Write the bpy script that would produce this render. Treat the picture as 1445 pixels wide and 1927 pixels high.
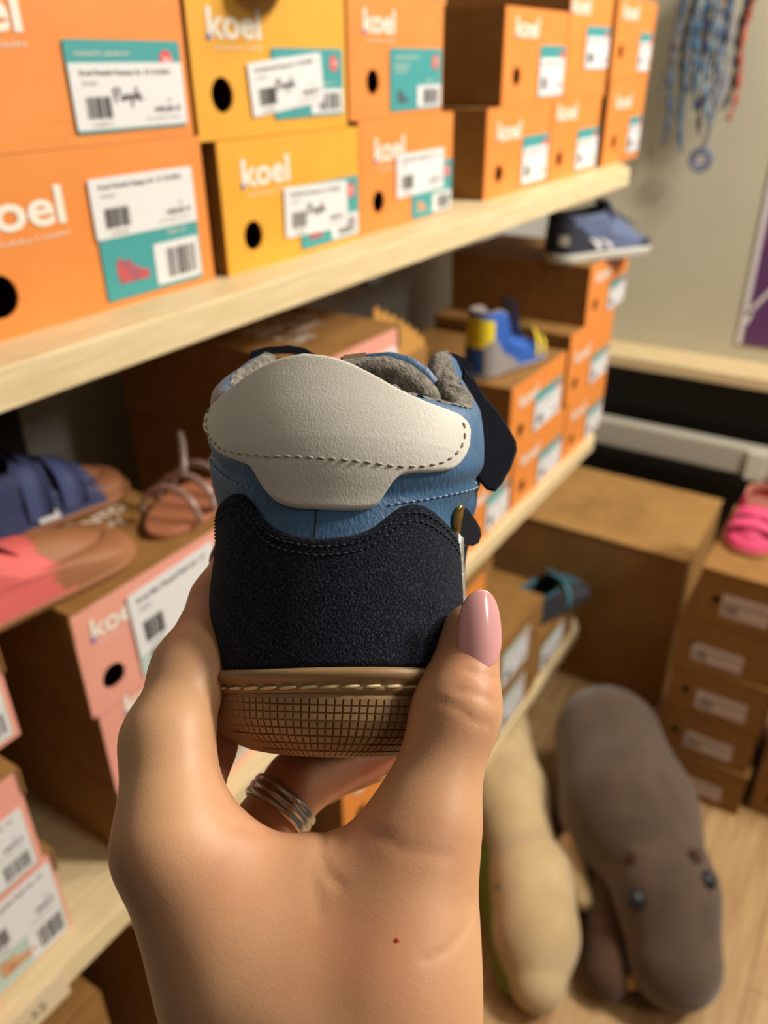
import bpy, bmesh, math, random
import numpy as np
from mathutils import Matrix, Vector

for o in list(bpy.data.objects):
    bpy.data.objects.remove(o, do_unlink=True)
SC = bpy.context.scene
COL = SC.collection

# ---------------------------------------------------------------- camera, light, exposure
cam_d = bpy.data.cameras.new('camera'); cam = bpy.data.objects.new('camera', cam_d); COL.objects.link(cam)
cam.location = (0, 0, 1.5)
cam.rotation_euler = (1.06577779, -0.0, -0.99731228)
cam.matrix_world = Matrix.Translation((0, 0, 1.5)) @ Matrix.Rotation(-0.99731228, 4, 'Z') @ Matrix.Rotation(1.06577779, 4, 'X') @ Matrix.Rotation(-0.01122246, 4, 'Z')
cam_d.sensor_fit = 'HORIZONTAL'; cam_d.sensor_width = 36.0
cam_d.lens = 1520.86 / 1445 * 36.0
cam_d.clip_start = 0.01
cam_d.dof.use_dof = True; cam_d.dof.focus_distance = 0.207; cam_d.dof.aperture_fstop = 15.0
SC.camera = cam

SC.view_settings.view_transform = 'Standard'; SC.view_settings.look = 'None'
SC.view_settings.gamma = 1.0; SC.view_settings.use_curve_mapping = False
SC.view_settings.exposure = 0.10

world = bpy.data.worlds.new('room_light'); SC.world = world; world.use_nodes = True
world.node_tree.nodes['Background'].inputs[0].default_value = (1.0, 0.92, 0.80, 1)
world.node_tree.nodes['Background'].inputs[1].default_value = 0.06

def area(name, loc, aim, power, sx, sy, col=(1.0, 0.925, 0.81)):
    d = bpy.data.lights.new(name, 'AREA'); d.shape = 'RECTANGLE'; d.size = sx; d.size_y = sy; d.energy = power; d.color = col
    o = bpy.data.objects.new(name, d); COL.objects.link(o)
    o.matrix_world = Matrix.Translation(loc) @ (Vector(aim) - Vector(loc)).to_track_quat('-Z', 'Y').to_matrix().to_4x4()
    return o
area('ceiling_spot_key', (1.50, -1.35, 2.62), (0.7, 0.4, 1.0), 50, 0.30, 0.30)
area('ceiling_spot_aisle', (0.55, -2.1, 2.65), (0.6, 0.5, 1.2), 12, 0.3, 0.3)
area('ceiling_spot_far', (1.75, -0.55, 2.65), (1.8, 0.2, 0.5), 22, 0.4, 0.4)

# ---------------------------------------------------------------- materials
def srgb(r, g, b):
    def f(c):
        c /= 255.0
        return c / 12.92 if c <= 0.04045 else ((c + 0.055) / 1.055) ** 2.4
    return (f(r), f(g), f(b), 1.0)
MATS = {}
def mat(name, col, rough=0.6, metal=0.0, var=None, vscale=30, bump=0.0, bscale=200, bdist=0.001, kind='noise', sheen=0.0, coat=0.0, sss=0.0, detail=3, stretch=(1, 1, 1), spec=0.5, trans=0.0, alpha=1.0, coord='Object', vlo=0.35, vhi=0.65, emit=None):
    if name in MATS: return MATS[name]
    m = bpy.data.materials.new(name); m.use_nodes = True; MATS[name] = m
    nt = m.node_tree; N = nt.nodes; Lk = nt.links
    p = N['Principled BSDF']
    c = srgb(*col)
    p.inputs['Base Color'].default_value = c; p.inputs['Roughness'].default_value = rough; p.inputs['Metallic'].default_value = metal
    p.inputs['Specular IOR Level'].default_value = spec
    p.inputs['Sheen Weight'].default_value = sheen; p.inputs['Coat Weight'].default_value = coat; p.inputs['Coat Roughness'].default_value = 0.08
    p.inputs['Transmission Weight'].default_value = trans; p.inputs['Alpha'].default_value = alpha
    if sss:
        p.inputs['Subsurface Weight'].default_value = sss; p.inputs['Subsurface Radius'].default_value = (1.0, 0.35, 0.2); p.inputs['Subsurface Scale'].default_value = 0.006
    tc = mp = None
    if var or bump:
        tc = N.new('ShaderNodeTexCoord'); mp = N.new('ShaderNodeMapping'); mp.inputs['Scale'].default_value = stretch
        Lk.new(tc.outputs[coord], mp.inputs['Vector'])
    if var:
        n = N.new('ShaderNodeTexNoise'); n.inputs['Scale'].default_value = vscale; n.inputs['Detail'].default_value = detail
        Lk.new(mp.outputs[0], n.inputs['Vector'])
        r = N.new('ShaderNodeValToRGB'); r.color_ramp.elements[0].position = vlo; r.color_ramp.elements[1].position = vhi
        r.color_ramp.elements[0].color = srgb(*var); r.color_ramp.elements[1].color = c
        Lk.new(n.outputs[0], r.inputs[0]); Lk.new(r.outputs[0], p.inputs['Base Color'])
    if bump:
        if kind == 'noise':
            n = N.new('ShaderNodeTexNoise'); n.inputs['Scale'].default_value = bscale; n.inputs['Detail'].default_value = 4; out = n.outputs[0]
        else:
            n = N.new('ShaderNodeTexVoronoi'); n.inputs['Scale'].default_value = bscale; n.feature = 'DISTANCE_TO_EDGE' if kind == 'cell' else 'F1'; out = n.outputs['Distance']
        Lk.new(mp.outputs[0], n.inputs['Vector'])
        b = N.new('ShaderNodeBump'); b.inputs['Strength'].default_value = bump; b.inputs['Distance'].default_value = bdist
        Lk.new(out, b.inputs['Height']); Lk.new(b.outputs[0], p.inputs['Normal'])
    return m

# ---------------------------------------------------------------- object helpers
def obj(name, verts, faces, m, parent=None, smooth=False, mats=None, fm=None):
    me = bpy.data.meshes.new(name)
    me.from_pydata([tuple(map(float, v)) for v in verts], [], [tuple(map(int, f)) for f in faces])
    return link(name, me, m, parent, smooth, mats, fm)
def link(name, me, m, parent=None, smooth=False, mats=None, fm=None):
    if m: me.materials.append(m)
    for x in (mats or []): me.materials.append(x)
    if fm is not None: me.polygons.foreach_set('material_index', np.asarray(fm, np.int32))
    me.polygons.foreach_set('use_smooth', [smooth] * len(me.polygons)); me.update()
    o = bpy.data.objects.new(name, me); COL.objects.link(o)
    if parent: o.parent = parent
    return o
def share(name, src, parent, mtx=None):
    o = bpy.data.objects.new(name, src.data); COL.objects.link(o); o.parent = parent
    if mtx is not None: o.matrix_local = mtx
    return o
def tag(o, label=None, cat=None, group=None, kind=None):
    if label: o['label'] = label
    if cat: o['category'] = cat
    if group: o['group'] = group
    if kind: o['kind'] = kind
    return o
def empty(name, loc=(0, 0, 0), rz=0.0, label=None, cat=None, group=None):
    o = bpy.data.objects.new(name, None); COL.objects.link(o); o.empty_display_size = 0.02
    o.location = loc; o.rotation_euler = (0, 0, rz)
    return tag(o, label, cat, group)
class MB:
    """collects shapes of one mesh"""
    def __init__(s): s.v = []; s.f = []
    def add(s, v, f):
        n = len(s.v); s.v += [tuple(map(float, p)) for p in v]; s.f += [tuple(int(i) + n for i in q) for q in f]; return s
    def box(s, a, b):
        x0, y0, z0 = a; x1, y1, z1 = b
        return s.add([(x0, y0, z0), (x1, y0, z0), (x1, y1, z0), (x0, y1, z0), (x0, y0, z1), (x1, y0, z1), (x1, y1, z1), (x0, y1, z1)],
                     [(3, 2, 1, 0), (4, 5, 6, 7), (0, 1, 5, 4), (1, 2, 6, 5), (2, 3, 7, 6), (3, 0, 4, 7)])
    def prism(s, poly, h0, h1, M=None):
        n = len(poly); v = [(x, y, h0) for x, y in poly] + [(x, y, h1) for x, y in poly]
        if M is not None: v = [tuple(M @ Vector(p)) for p in v]
        return s.add(v, [tuple(range(n))[::-1], tuple(range(n, 2 * n))] + [(i, (i + 1) % n, n + (i + 1) % n, n + i) for i in range(n)])
    def grid(s, P, wrap_u=False, wrap_v=False):
        P = np.asarray(P); a, b = P.shape[:2]; f = []
        for i in range(a if wrap_u else a - 1):
            for j in range(b if wrap_v else b - 1):
                i2, j2 = (i + 1) % a, (j + 1) % b
                f.append((i * b + j, i2 * b + j, i2 * b + j2, i * b + j2))
        return s.add(P.reshape(-1, 3), f)
    def tube(s, pts, r, n=8):
        pts = [Vector(p) for p in pts]; rs = r if hasattr(r, '__len__') else [r] * len(pts); rings = []
        up = Vector((0.31, 0.17, 0.93))
        for i, p in enumerate(pts):
            t = (pts[min(i + 1, len(pts) - 1)] - pts[max(i - 1, 0)]).normalized()
            a = t.cross(up).normalized(); b = t.cross(a)
            rings.append([p + (a * math.cos(k * 2 * math.pi / n) + b * math.sin(k * 2 * math.pi / n)) * rs[i] for k in range(n)])
        base = len(s.v)
        s.grid(np.array([[tuple(q) for q in g] for g in rings]), wrap_v=True)
        k = base + (len(pts) - 1) * n
        s.f.append(tuple(range(base, base + n))); s.f.append(tuple(range(k, k + n))[::-1])
        return s
    def build(s, name, m, parent=None, smooth=False, bevel=0.0):
        o = obj(name, s.v, s.f, m, parent, smooth)
        bm = bmesh.new(); bm.from_mesh(o.data); bmesh.ops.recalc_face_normals(bm, faces=bm.faces)
        if bevel: bmesh.ops.bevel(bm, geom=[e for e in bm.edges if len(e.link_faces) == 2 and e.calc_face_angle(0) > .5], offset=bevel, segments=2, affect='EDGES', profile=.5)
        bm.to_mesh(o.data); bm.free()
        if smooth: o.data.polygons.foreach_set('use_smooth', [True] * len(o.data.polygons))
        return o

# ---------------------------------------------------------------- implicit surfaces (smoothly joined round limbs), meshed with surface nets
def rcone(P, a, b, r1, r2):
    a = np.array(a, np.float32); b = np.array(b, np.float32); ba = b - a; L2 = float(ba @ ba)
    t = np.clip(((P - a) @ ba) / L2, 0, 1)
    return np.linalg.norm(P - a - t[..., None] * ba, axis=-1) - (r1 + (r2 - r1) * t)
def ell(P, c, r, M=None):
    Q = P - np.array(c, np.float32)
    if M is not None: Q = Q @ np.array(M, np.float32)
    r = np.array(r, np.float32); k0 = np.linalg.norm(Q / r, axis=-1); k1 = np.linalg.norm(Q / (r * r), axis=-1)
    return k0 * (k0 - 1) / np.maximum(k1, 1e-9)
def smin(a, b, k):
    h = np.clip(k - np.abs(a - b), 0, None) / k
    return np.minimum(a, b) - h * h * k * .25
def nets(f, lo, hi, h):
    lo = np.array(lo, float); n = np.ceil((np.array(hi) - lo) / h).astype(int) + 1
    ax = [lo[i] + np.arange(n[i]) * h for i in range(3)]
    D = np.empty(n, np.float32)
    for i in range(0, n[0], 16):
        X, Y, Z = np.meshgrid(ax[0][i:i + 16], ax[1], ax[2], indexing='ij')
        D[i:i + 16] = f(np.stack([X, Y, Z], -1).astype(np.float32))
    S = D < 0
    m = n - 1
    cnt = np.zeros(m, np.int8)
    for dx in (0, 1):
        for dy in (0, 1):
            for dz in (0, 1): cnt += S[dx:dx + m[0], dy:dy + m[1], dz:dz + m[2]]
    act = (cnt > 0) & (cnt < 8)
    idx = -np.ones(m, np.int64); ijk = np.argwhere(act); idx[act] = np.arange(len(ijk))
    acc = np.zeros((len(ijk), 3)); c = np.zeros(len(ijk))
    I = ijk.T
    for axn in range(3):
        o1, o2 = [k for k in range(3) if k != axn]
        for p in (0, 1):
            for q in (0, 1):
                a = I.copy(); a[o1] += p; a[o2] += q; b = a.copy(); b[axn] += 1
                da = D[a[0], a[1], a[2]]; db = D[b[0], b[1], b[2]]; cr = (da < 0) != (db < 0)
                t = np.where(cr, da / np.where(cr, da - db, 1), 0)
                pt = a.T.astype(float); pt[:, axn] += t
                acc[cr] += pt[cr]; c[cr] += 1
    V = acc / c[:, None] * h + lo
    F = []
    for axn in range(3):
        o1, o2 = [(1, 2), (2, 0), (0, 1)][axn]
        sl = [slice(None)] * 3; sl[axn] = slice(0, n[axn] - 1); A = S[tuple(sl)]
        sl[axn] = slice(1, n[axn]); B = S[tuple(sl)]
        E = np.argwhere(A != B)
        ok = (E[:, o1] > 0) & (E[:, o2] > 0) & (E[:, o1] < m[o1]) & (E[:, o2] < m[o2]); E = E[ok]
        flip = A[E[:, 0], E[:, 1], E[:, 2]]
        q = []
        for p, r in ((0, 0), (1, 0), (1, 1), (0, 1)):
            e = E.copy(); e[:, o1] -= 1 - p; e[:, o2] -= 1 - r; q.append(idx[e[:, 0], e[:, 1], e[:, 2]])
        q = np.stack(q, 1); q[~flip] = q[~flip][:, ::-1]; F.append(q)
    F = np.concatenate(F)
    for _ in range(3):                                  # pull the vertices onto the surface
        Vf = V.astype(np.float32); e = np.float32(h * .3); d0 = f(Vf)
        g = np.stack([f(Vf + np.eye(3, dtype=np.float32)[k] * e) - d0 for k in range(3)], -1) / e
        V = V - (d0 / np.maximum((g * g).sum(-1), .2))[:, None] * g * .8
    return V, F
def fast_mesh(name, V, F, m, parent=None, mats=None, fm=None):
    me = bpy.data.meshes.new(name)
    me.vertices.add(len(V)); me.vertices.foreach_set('co', np.asarray(V, np.float32).ravel())
    me.loops.add(F.size); me.loops.foreach_set('vertex_index', F.ravel().astype(np.int32))
    me.polygons.add(len(F)); me.polygons.foreach_set('loop_start', np.arange(0, F.size, F.shape[1], dtype=np.int32))
    me.update(calc_edges=True); me.validate()
    return link(name, me, m, parent, True, mats, fm)

# ---------------------------------------------------------------- lettering
TXT = {}
def text_mesh(s, bold=0.0, shear=0.0):
    """width-normalised flat lettering: height of a capital about 1, starts at x=0, in the x-z plane facing -y"""
    k = (s, bold, shear)
    if k in TXT: return TXT[k]
    c = bpy.data.curves.new('lettering', 'FONT'); c.body = s; c.size = 1.4; c.offset = bold; c.shear = shear; c.resolution_u = 3; c.fill_mode = 'BOTH'
    o = bpy.data.objects.new('lettering', c); COL.objects.link(o)
    dg = bpy.context.evaluated_depsgraph_get(); dg.update()
    me = bpy.data.meshes.new_from_object(o.evaluated_get(dg))
    bpy.data.objects.remove(o, do_unlink=True)
    V = [(v.co.x, 0.0, v.co.y) for v in me.vertices]; F = [tuple(p.vertices) for p in me.polygons]
    w = max(v[0] for v in V) if V else 1
    TXT[k] = (V, F, w); return TXT[k]
def letters(mb, s, x, z, h, y=0.0, bold=0.0, w=None, rot=0.0, shear=0.0):
    V, F, tw = text_mesh(s, bold, shear)
    sx = h if w is None else w / tw
    c, sn = math.cos(rot), math.sin(rot)
    mb.add([(x + vx * sx * c - vz * h * sn, y, z + vx * sx * sn + vz * h * c) for vx, _, vz in V], F)
    return tw * sx
# ---------------------------------------------------------------- geometry of the held boot (metres)
# VIEW turns the frame the hand is modelled in (x right, y up, d away from the eye) into room coordinates
VIEW = np.array([[0.5380, 0.4125, -0.7352], [-0.8429, 0.2531, -0.4748], [-0.0098, 0.8751, 0.4838]])
EYE = np.array([0.0, 0.0, 1.5])
FPX = 1520.86

def held(p):
    p = np.asarray(p, float)
    q = np.stack([p[..., 0], p[..., 1], -p[..., 2]], -1)
    return q @ VIEW.T + EYE

def at(px, py, d):
    return np.array([(px - 722.5) / FPX * d, -(py - 963.5) / FPX * d, d])

def lerp_tab(tab, x):
    t = np.array(tab, float)
    return np.interp(x, t[:, 0], t[:, 1])

def sm(t):
    t = np.clip(t, 0, 1)
    return t * t * (3 - 2 * t)

# heights in mm above the outsole -> half width of the heel, heel depth, length, half width of the ball, heel line
BOOT = dict(waist=4.0, xr=2.8, xl=3.4,
    a=[(0, 18), (1, 23), (3, 28), (6, 32.5), (10, 35), (15, 36), (20, 36.2), (30, 35.8), (45, 35.2), (58, 34.4), (66, 34.6), (74, 37.6), (84, 38.9), (96, 38.2), (104, 36.5), (112, 34), (125, 31)],
    b=[(0, 15), (3, 24), (10, 28), (20, 30), (60, 30), (75, 29), (110, 26)],
    y0=[(0, 11), (1, 8), (3, 5), (6, 2.5), (10, 0.8), (20, 0), (30, -.5), (45, -1), (60, -1), (68, -1.5), (76, -4.5), (86, -4), (96, -1), (110, 3), (125, 9)],
    L=[(0, 150), (6, 158), (20, 158), (30, 152), (40, 138), (50, 116), (60, 98), (70, 90), (85, 86), (110, 86)],
    B=[(0, 30), (6, 37), (20, 38), (30, 36), (40, 34), (50, 33), (60, 33), (75, 38), (96, 38), (112, 36), (125, 35)],
)

def form(F, u, z, off=0.0):
    """point of a lofted shoe: u in [-1,1] runs toe-left, heel, toe-right; z height in mm; returns mm"""
    u = np.asarray(u, float); z = np.asarray(z, float)
    wd = 5.0 * np.clip((z - 24) / 12, 0, 1)              # tables are rounded off above the sole
    def tb(k):
        if F is not BOOT: return lerp_tab(F[k], z)
        return sum(lerp_tab(F[k], z + wd * e) for e in (-1, -.5, 0, .5, 1)) / 5
    a = tb('a') + off; b = tb('b') + off; L = tb('L') + off
    B = tb('B') + off; y0 = tb('y0') - off
    s = np.sign(u); U = np.abs(u)
    c = np.minimum(B * 1.05, (L - b) * .6); Lc = L - c
    an = np.clip(U / .3, 0, 1) * np.pi / 2
    x1 = a * np.sin(an); y1 = b * (1 - np.cos(an))
    t = np.clip((U - .3) / .42, 0, 1)
    x2 = a + (B - a) * sm(t) - F.get('waist', 1.2) * np.sin(np.pi * t); y2 = b + t * (Lc - b)
    an = np.clip((U - .72) / .28, 0, 1) * np.pi / 2
    x3 = B * np.cos(an) ** .85; y3 = Lc + c * np.sin(an)
    x = np.where(U <= .3, x1, np.where(U <= .72, x2, x3))
    y = np.where(U <= .3, y1, np.where(U <= .72, y2, y3))
    x = x + F.get('xr', 0) * sm((z - 64) / 12) * sm(u / .3) + F.get('xl', 0) * sm((z - 92) / 14) * sm((-u - .16) / .14)
    return np.stack([s * x, y0 + y * (1 - y0 / np.maximum(L, 1)), z + 0 * x], -1)

def rotm(ax, deg):
    t = np.radians(deg); c, s = np.cos(t), np.sin(t)
    return np.array({'x': [[1, 0, 0], [0, c, -s], [0, s, c]], 'y': [[c, 0, s], [0, 1, 0], [-s, 0, c]], 'z': [[c, -s, 0], [s, c, 0], [0, 0, 1]]}[ax])

BOOT_YAW, BOOT_PITCH, BOOT_ROLL = -7., -12., 1.5
BOOT_ROT = rotm('y', BOOT_ROLL) @ rotm('x', BOOT_PITCH) @ rotm('z', BOOT_YAW)
BOOT_ORG = np.array([-0.0184, 0.198, -0.0612])     # (right, away, up) of the heel's lowest point

def boot_held(P):
    """boot mm -> held frame (x, y, d)"""
    Q = np.asarray(P) * .001 @ BOOT_ROT.T + BOOT_ORG
    return np.stack([Q[..., 0], Q[..., 2], Q[..., 1]], -1)

def boot_world(P):
    return held(boot_held(P))
# ---------------------------------------------------------------- the room
wood_m = mat('pale_shelf_wood', (232, 214, 172), .55, var=(216, 192, 146), vscale=14, stretch=(1, 12, 12), bump=.15, bscale=60, vlo=.3, vhi=.7)
wood_y = mat('pale_shelf_wood_cross', (232, 212, 168), .55, var=(216, 190, 142), vscale=14, stretch=(12, 1, 12), bump=.15, bscale=60, vlo=.3, vhi=.7)
wall_m = mat('beige_wall_paint', (200, 194, 172), .85, var=(194, 188, 166), vscale=3, bump=.08, bscale=300)
grey_m = mat('grey_wall_paint', (176, 176, 172), .85, var=(168, 168, 165), vscale=3, bump=.08, bscale=300)
black_m = mat('black_panel', (30, 29, 28), .7, bump=.1, bscale=200)
metal_m = mat('grey_metal', (196, 192, 178), .5, metal=.05, bump=.05, bscale=200)
floor_m = mat('oak_floor', (196, 162, 114), .45, var=(172, 134, 88), vscale=6, stretch=(1, 9, 1), bump=.08, bscale=80, vlo=.3, vhi=.7)

tag(MB().box((-.6, -2.6, -.05), (2.5, 1.0, -.004)).build('floor', black_m), kind='structure')
fl = bpy.data.objects['floor']
random.seed(5)
k = 0
for j in range(14):                                     # floor planks running along the rack
    y0 = -1.2 + j * .16; x = .2 - (j % 3) * .3
    while x < 2.45:
        x1 = min(x + .9, 2.45)
        MB().box((max(x, -.55) + .0006, y0 + .0006, -.004), (x1 - .0006, y0 + .1594, 0)).build('plank', floor_m, fl, bevel=.0006); x += .9
tag(MB().box((-.6, .95, 0), (2.5, 1.0, 2.75)).build('wall_back', grey_m), kind='structure')
tag(MB().box((2.45, -2.6, 0), (2.5, .95, 2.75)).build('wall_right', wall_m), kind='structure')
ceil_m = mat('ceiling_white', (200, 196, 186), .9)
tag(MB().box((-.6, -2.6, 2.75), (2.5, 1.0, 2.8)).build('ceiling', ceil_m), kind='structure')

# ---------------------------------------------------------------- the long rack
def shelf(z, xe, ch, lab):
    r = empty('shelf', (0, .5, z), label=lab, cat='shelf', group='wooden shelf boards of the shoe rack')
    p = [(-.35, 0), (xe - ch, 0), (xe, ch * .55), (xe, .42), (-.35, .42)]
    MB().prism(p, -.03, 0).build('board', wood_m, r, bevel=.0015)
    for x in (.538, 1.078):
        MB().prism([(.03, 0), (.412, 0), (.412, -.034), (.36, -.034)], 0, .008, Matrix.Translation((x, 0, -.0302)) @ Matrix(((0, 0, 1, 0), (1, 0, 0, 0), (0, 1, 0, 0), (0, 0, 0, 1)))).build('bracket', black_m, r)
    return r
sh1 = shelf(1.324, 1.80, .15, 'top pale wooden shelf board carrying orange and yellow boxes')
sh2 = shelf(.773, 1.76, .12, 'middle pale wooden shelf board carrying the pink boxes')
sh3 = shelf(.2, 1.75, .04, 'lowest pale wooden shelf board just above the floor')
MB().box((.742, -.004, -.035), (.768, .03, -.0301)).build('clip', black_m, sh1)
up = empty('rack_frame', (0, .93, 0), label='black steel uprights behind the shelf boards against the grey wall', cat='rack')
for x in (.52, 1.06):
    MB().box((x, -.006, 0), (x + .045, .016, 2.3)).build('upright', black_m, up)
# a clear price holder clipped on the front of the middle shelf
ph = MB().box((.135, -.0035, -.035), (.215, -.0005, -.001)).build('price_holder', mat('frosted_plastic', (225, 205, 170), .3), sh2)
t = MB(); letters(t, '32-35', .15, -.025, .013, -.004); t.build('lettering', mat('grey_print', (120, 112, 100), .7), ph)

# second rack against the right wall
r2 = empty('low_rack', (2.3, 0, 0), label='low black rack with a pale wooden top against the right wall', cat='rack')
MB().box((0, -1.2, .716), (.148, .93, .748)).build('top_board', wood_y, r2, bevel=.002)
MB().box((.11, -1.2, 0), (.148, .93, .716)).build('back_panel', black_m, r2)
MB().box((0, -1.2, .462), (.05, .93, .542)).build('rail', metal_m, r2, bevel=.004)
white_m = mat('white_plastic', (226, 224, 210), .4)
for y in (.242, .150):
    MB().box((-.012, y - .036, .455), (-.0005, y + .016, .540)).build('clip', white_m, r2, bevel=.003)
MB().box((0.02, -1.2, 0.0), (.1, .93, .06)).build('plinth', black_m, r2)

# purple poster with white lines on the wall
po = empty('poster', (2.447, 0, 0), label='purple poster with white border lines on the beige wall', cat='poster')
MB().box((-.002, -.45, .792), (.002, .372, 1.9)).build('sheet', mat('poster_purple', (96, 56, 104), .5), po)
pw = mat('poster_white', (226, 220, 226), .5)
MB().box((-.003, .358, .792), (-.0021, .372, 1.9)).build('border', pw, po)
m = MB(); a = Vector((0, .362, .875)); b = Vector((0, .05, 1.33))
d = (b - a).normalized(); nn = Vector((0, d.z, -d.y)) * .005
m.add([tuple(a - nn + Vector((-.0032, 0, 0))), tuple(b - nn + Vector((-.0032, 0, 0))), tuple(b + nn + Vector((-.0032, 0, 0))), tuple(a + nn + Vector((-.0032, 0, 0)))], [(0, 1, 2, 3)]); m.build('line', pw, po)
MB().prism([(0, 0), (.012, 0), (.022, .03), (.008, .05), (0, .04)], 0, .0006, Matrix.Translation((-.0032, .365, .85)) @ Matrix(((0, 0, 1, 0), (-1, 0, 0, 0), (0, 1, 0, 0), (0, 0, 0, 1)))).build('corner', pw, po)
MB().box((-.0032, -.12, 1.3), (-.0022, .05, 1.315)).build('line', pw, po)

# shoe laces hanging on the wall
hk = MB().tube([(2.45, .56, 1.72), (2.38, .56, 1.72)], .004, 8).tube([(2.38, .56, 1.72), (2.375, .56, 1.74)], .004, 8).build('wall_hook', metal_m, smooth=True)
tag(hk, 'metal wall hook holding the hanging laces', 'hook')
lc = empty('lace_bundle', (2.40, .56, 1.72), label='bundle of colourful braided laces hanging on the beige wall', cat='laces')
cols = [(110, 120, 135), (84, 112, 148), (130, 118, 112), (96, 110, 128), (150, 128, 120), (104, 128, 150), (70, 110, 160), (95, 150, 190), (225, 110, 85), (150, 120, 130), (60, 90, 140), (120, 160, 190), (140, 130, 150), (200, 150, 60), (90, 120, 170), (170, 110, 100), (75, 105, 150), (150, 160, 170), (100, 110, 150), (165, 130, 120)]
random.seed(11)
for i, c in enumerate(cols):
    y = .100 - i * .0088; ln = [.36, .42, .30, .33, .26, .35, .44, .30, .36, .30, .34, .36, .40, .15, .33, .28, .25, .38, .34, .30][i]
    if i == 8: y = -.075
    pts = []; rr = []; ph_ = random.random() * 6; zz = 0
    n = 34
    for k in range(n):
        t = k / (n - 1); s = sm(t * 4)
        pts.append((-.012 - .006 * (i % 3) + .003 * math.sin(9 * t + ph_), y * s + .010 * math.sin(8 * t + ph_) + .022 * math.sin(3 * t + ph_) * t, .01 - t * ln)); rr.append(.0052 + .0022 * math.sin(t * 50 + i))
    MB().tube(pts, rr, 7).build('lace', mat('lace_%d' % i, c, .8, var=tuple(int(v * .6) for v in c), vscale=120), lc, smooth=True)
y = 0.0
pts = [(-.016, -.02 + .026 * math.cos(a), -.445 + .026 * math.sin(a)) for a in np.linspace(0, 6.283, 20)]
MB().tube(pts, .0055, 8).tube([(-.016, -.02 + .015 * math.cos(a), -.445 + .015 * math.sin(a)) for a in np.linspace(0, 6.283, 16)], .004, 7).tube([(-.016, -.02, -.42), (-.016, -.035, -.33), (-.016, -.05, -.25)], .004, 6).build('rosette', mat('lace_rosette', (125, 135, 170), .8, var=(80, 85, 120), vscale=90), lc, smooth=True)
# ---------------------------------------------------------------- shoe boxes
kraft = mat('kraft_card', (154, 112, 56), .8, var=(144, 102, 48), vscale=40, bump=.1, bscale=400)
kraft_d = mat('kraft_card_inner', (112, 76, 36), .9)
FRONT = dict(orange=mat('orange_card', (233, 144, 66), .55, var=(230, 139, 61), vscale=20), yellow=mat('yellow_card', (232, 170, 54), .55, var=(229, 165, 50), vscale=20),
             pink=mat('pink_card', (234, 164, 146), .55, var=(230, 158, 140), vscale=20), kraft=kraft)
paper = mat('white_paper', (226, 226, 228), .6); teal = mat('teal_print', (66, 158, 160), .5); mint = mat('mint_print', (186, 205, 196), .5)
red = mat('red_print', (232, 62, 74), .5); ink = mat('black_ink', (58, 54, 56), .6); greyink = mat('grey_ink', (128, 124, 124), .6)
whiteink = mat('white_ink', (238, 232, 218), .5); bluedot = mat('blue_ink', (84, 96, 190), .5)
pic_m = [mat('print_coral', (200, 84, 84), .6, var=(150, 90, 110), vscale=90), mat('print_greyblue', (66, 100, 110), .6, var=(90, 80, 90), vscale=90), mat('print_sand', (214, 170, 130), .6, var=(190, 120, 90), vscale=90)]

def rrect(x0, z0, x1, z1, r, n=4):
    o = []
    for cx, cz, a0 in ((x1 - r, z0 + r, -90), (x1 - r, z1 - r, 0), (x0 + r, z1 - r, 90), (x0 + r, z0 + r, 180)):
        for k in range(n + 1):
            a = math.radians(a0 + 90 * k / n); o.append((cx + r * math.cos(a), cz + r * math.sin(a)))
    return o
def flatpoly(mb, poly, y, xf=None):
    v = [(x, y, z) for x, z in poly]
    if xf: v = [xf(p) for p in v]
    mb.add(v, [tuple(range(len(v)))[::-1]]); return mb
def slab(poly, y0, y1, xf=None):
    mb = MB(); n = len(poly); v = [(x, y0, z) for x, z in poly] + [(x, y1, z) for x, z in poly]
    if xf: v = [xf(p) for p in v]
    mb.add(v, [tuple(range(n)), tuple(range(n, 2 * n))[::-1]] + [(i, n + i, n + (i + 1) % n, (i + 1) % n) for i in range(n)]); return mb
def barcode(mb, x0, z0, x1, z1, y, xf, seed=0, n=26):
    rnd = random.Random(seed); x = x0
    while x < x1:
        w = rnd.choice([.6, 1, 1.6]) * (x1 - x0) / n * .9
        if x + w > x1: break
        flatpoly(mb, [(x, z0), (x + w, z0), (x + w, z1), (x, z1)], y, xf); x += w + rnd.choice([.5, .8, 1.2]) * (x1 - x0) / n
    return mb

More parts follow.
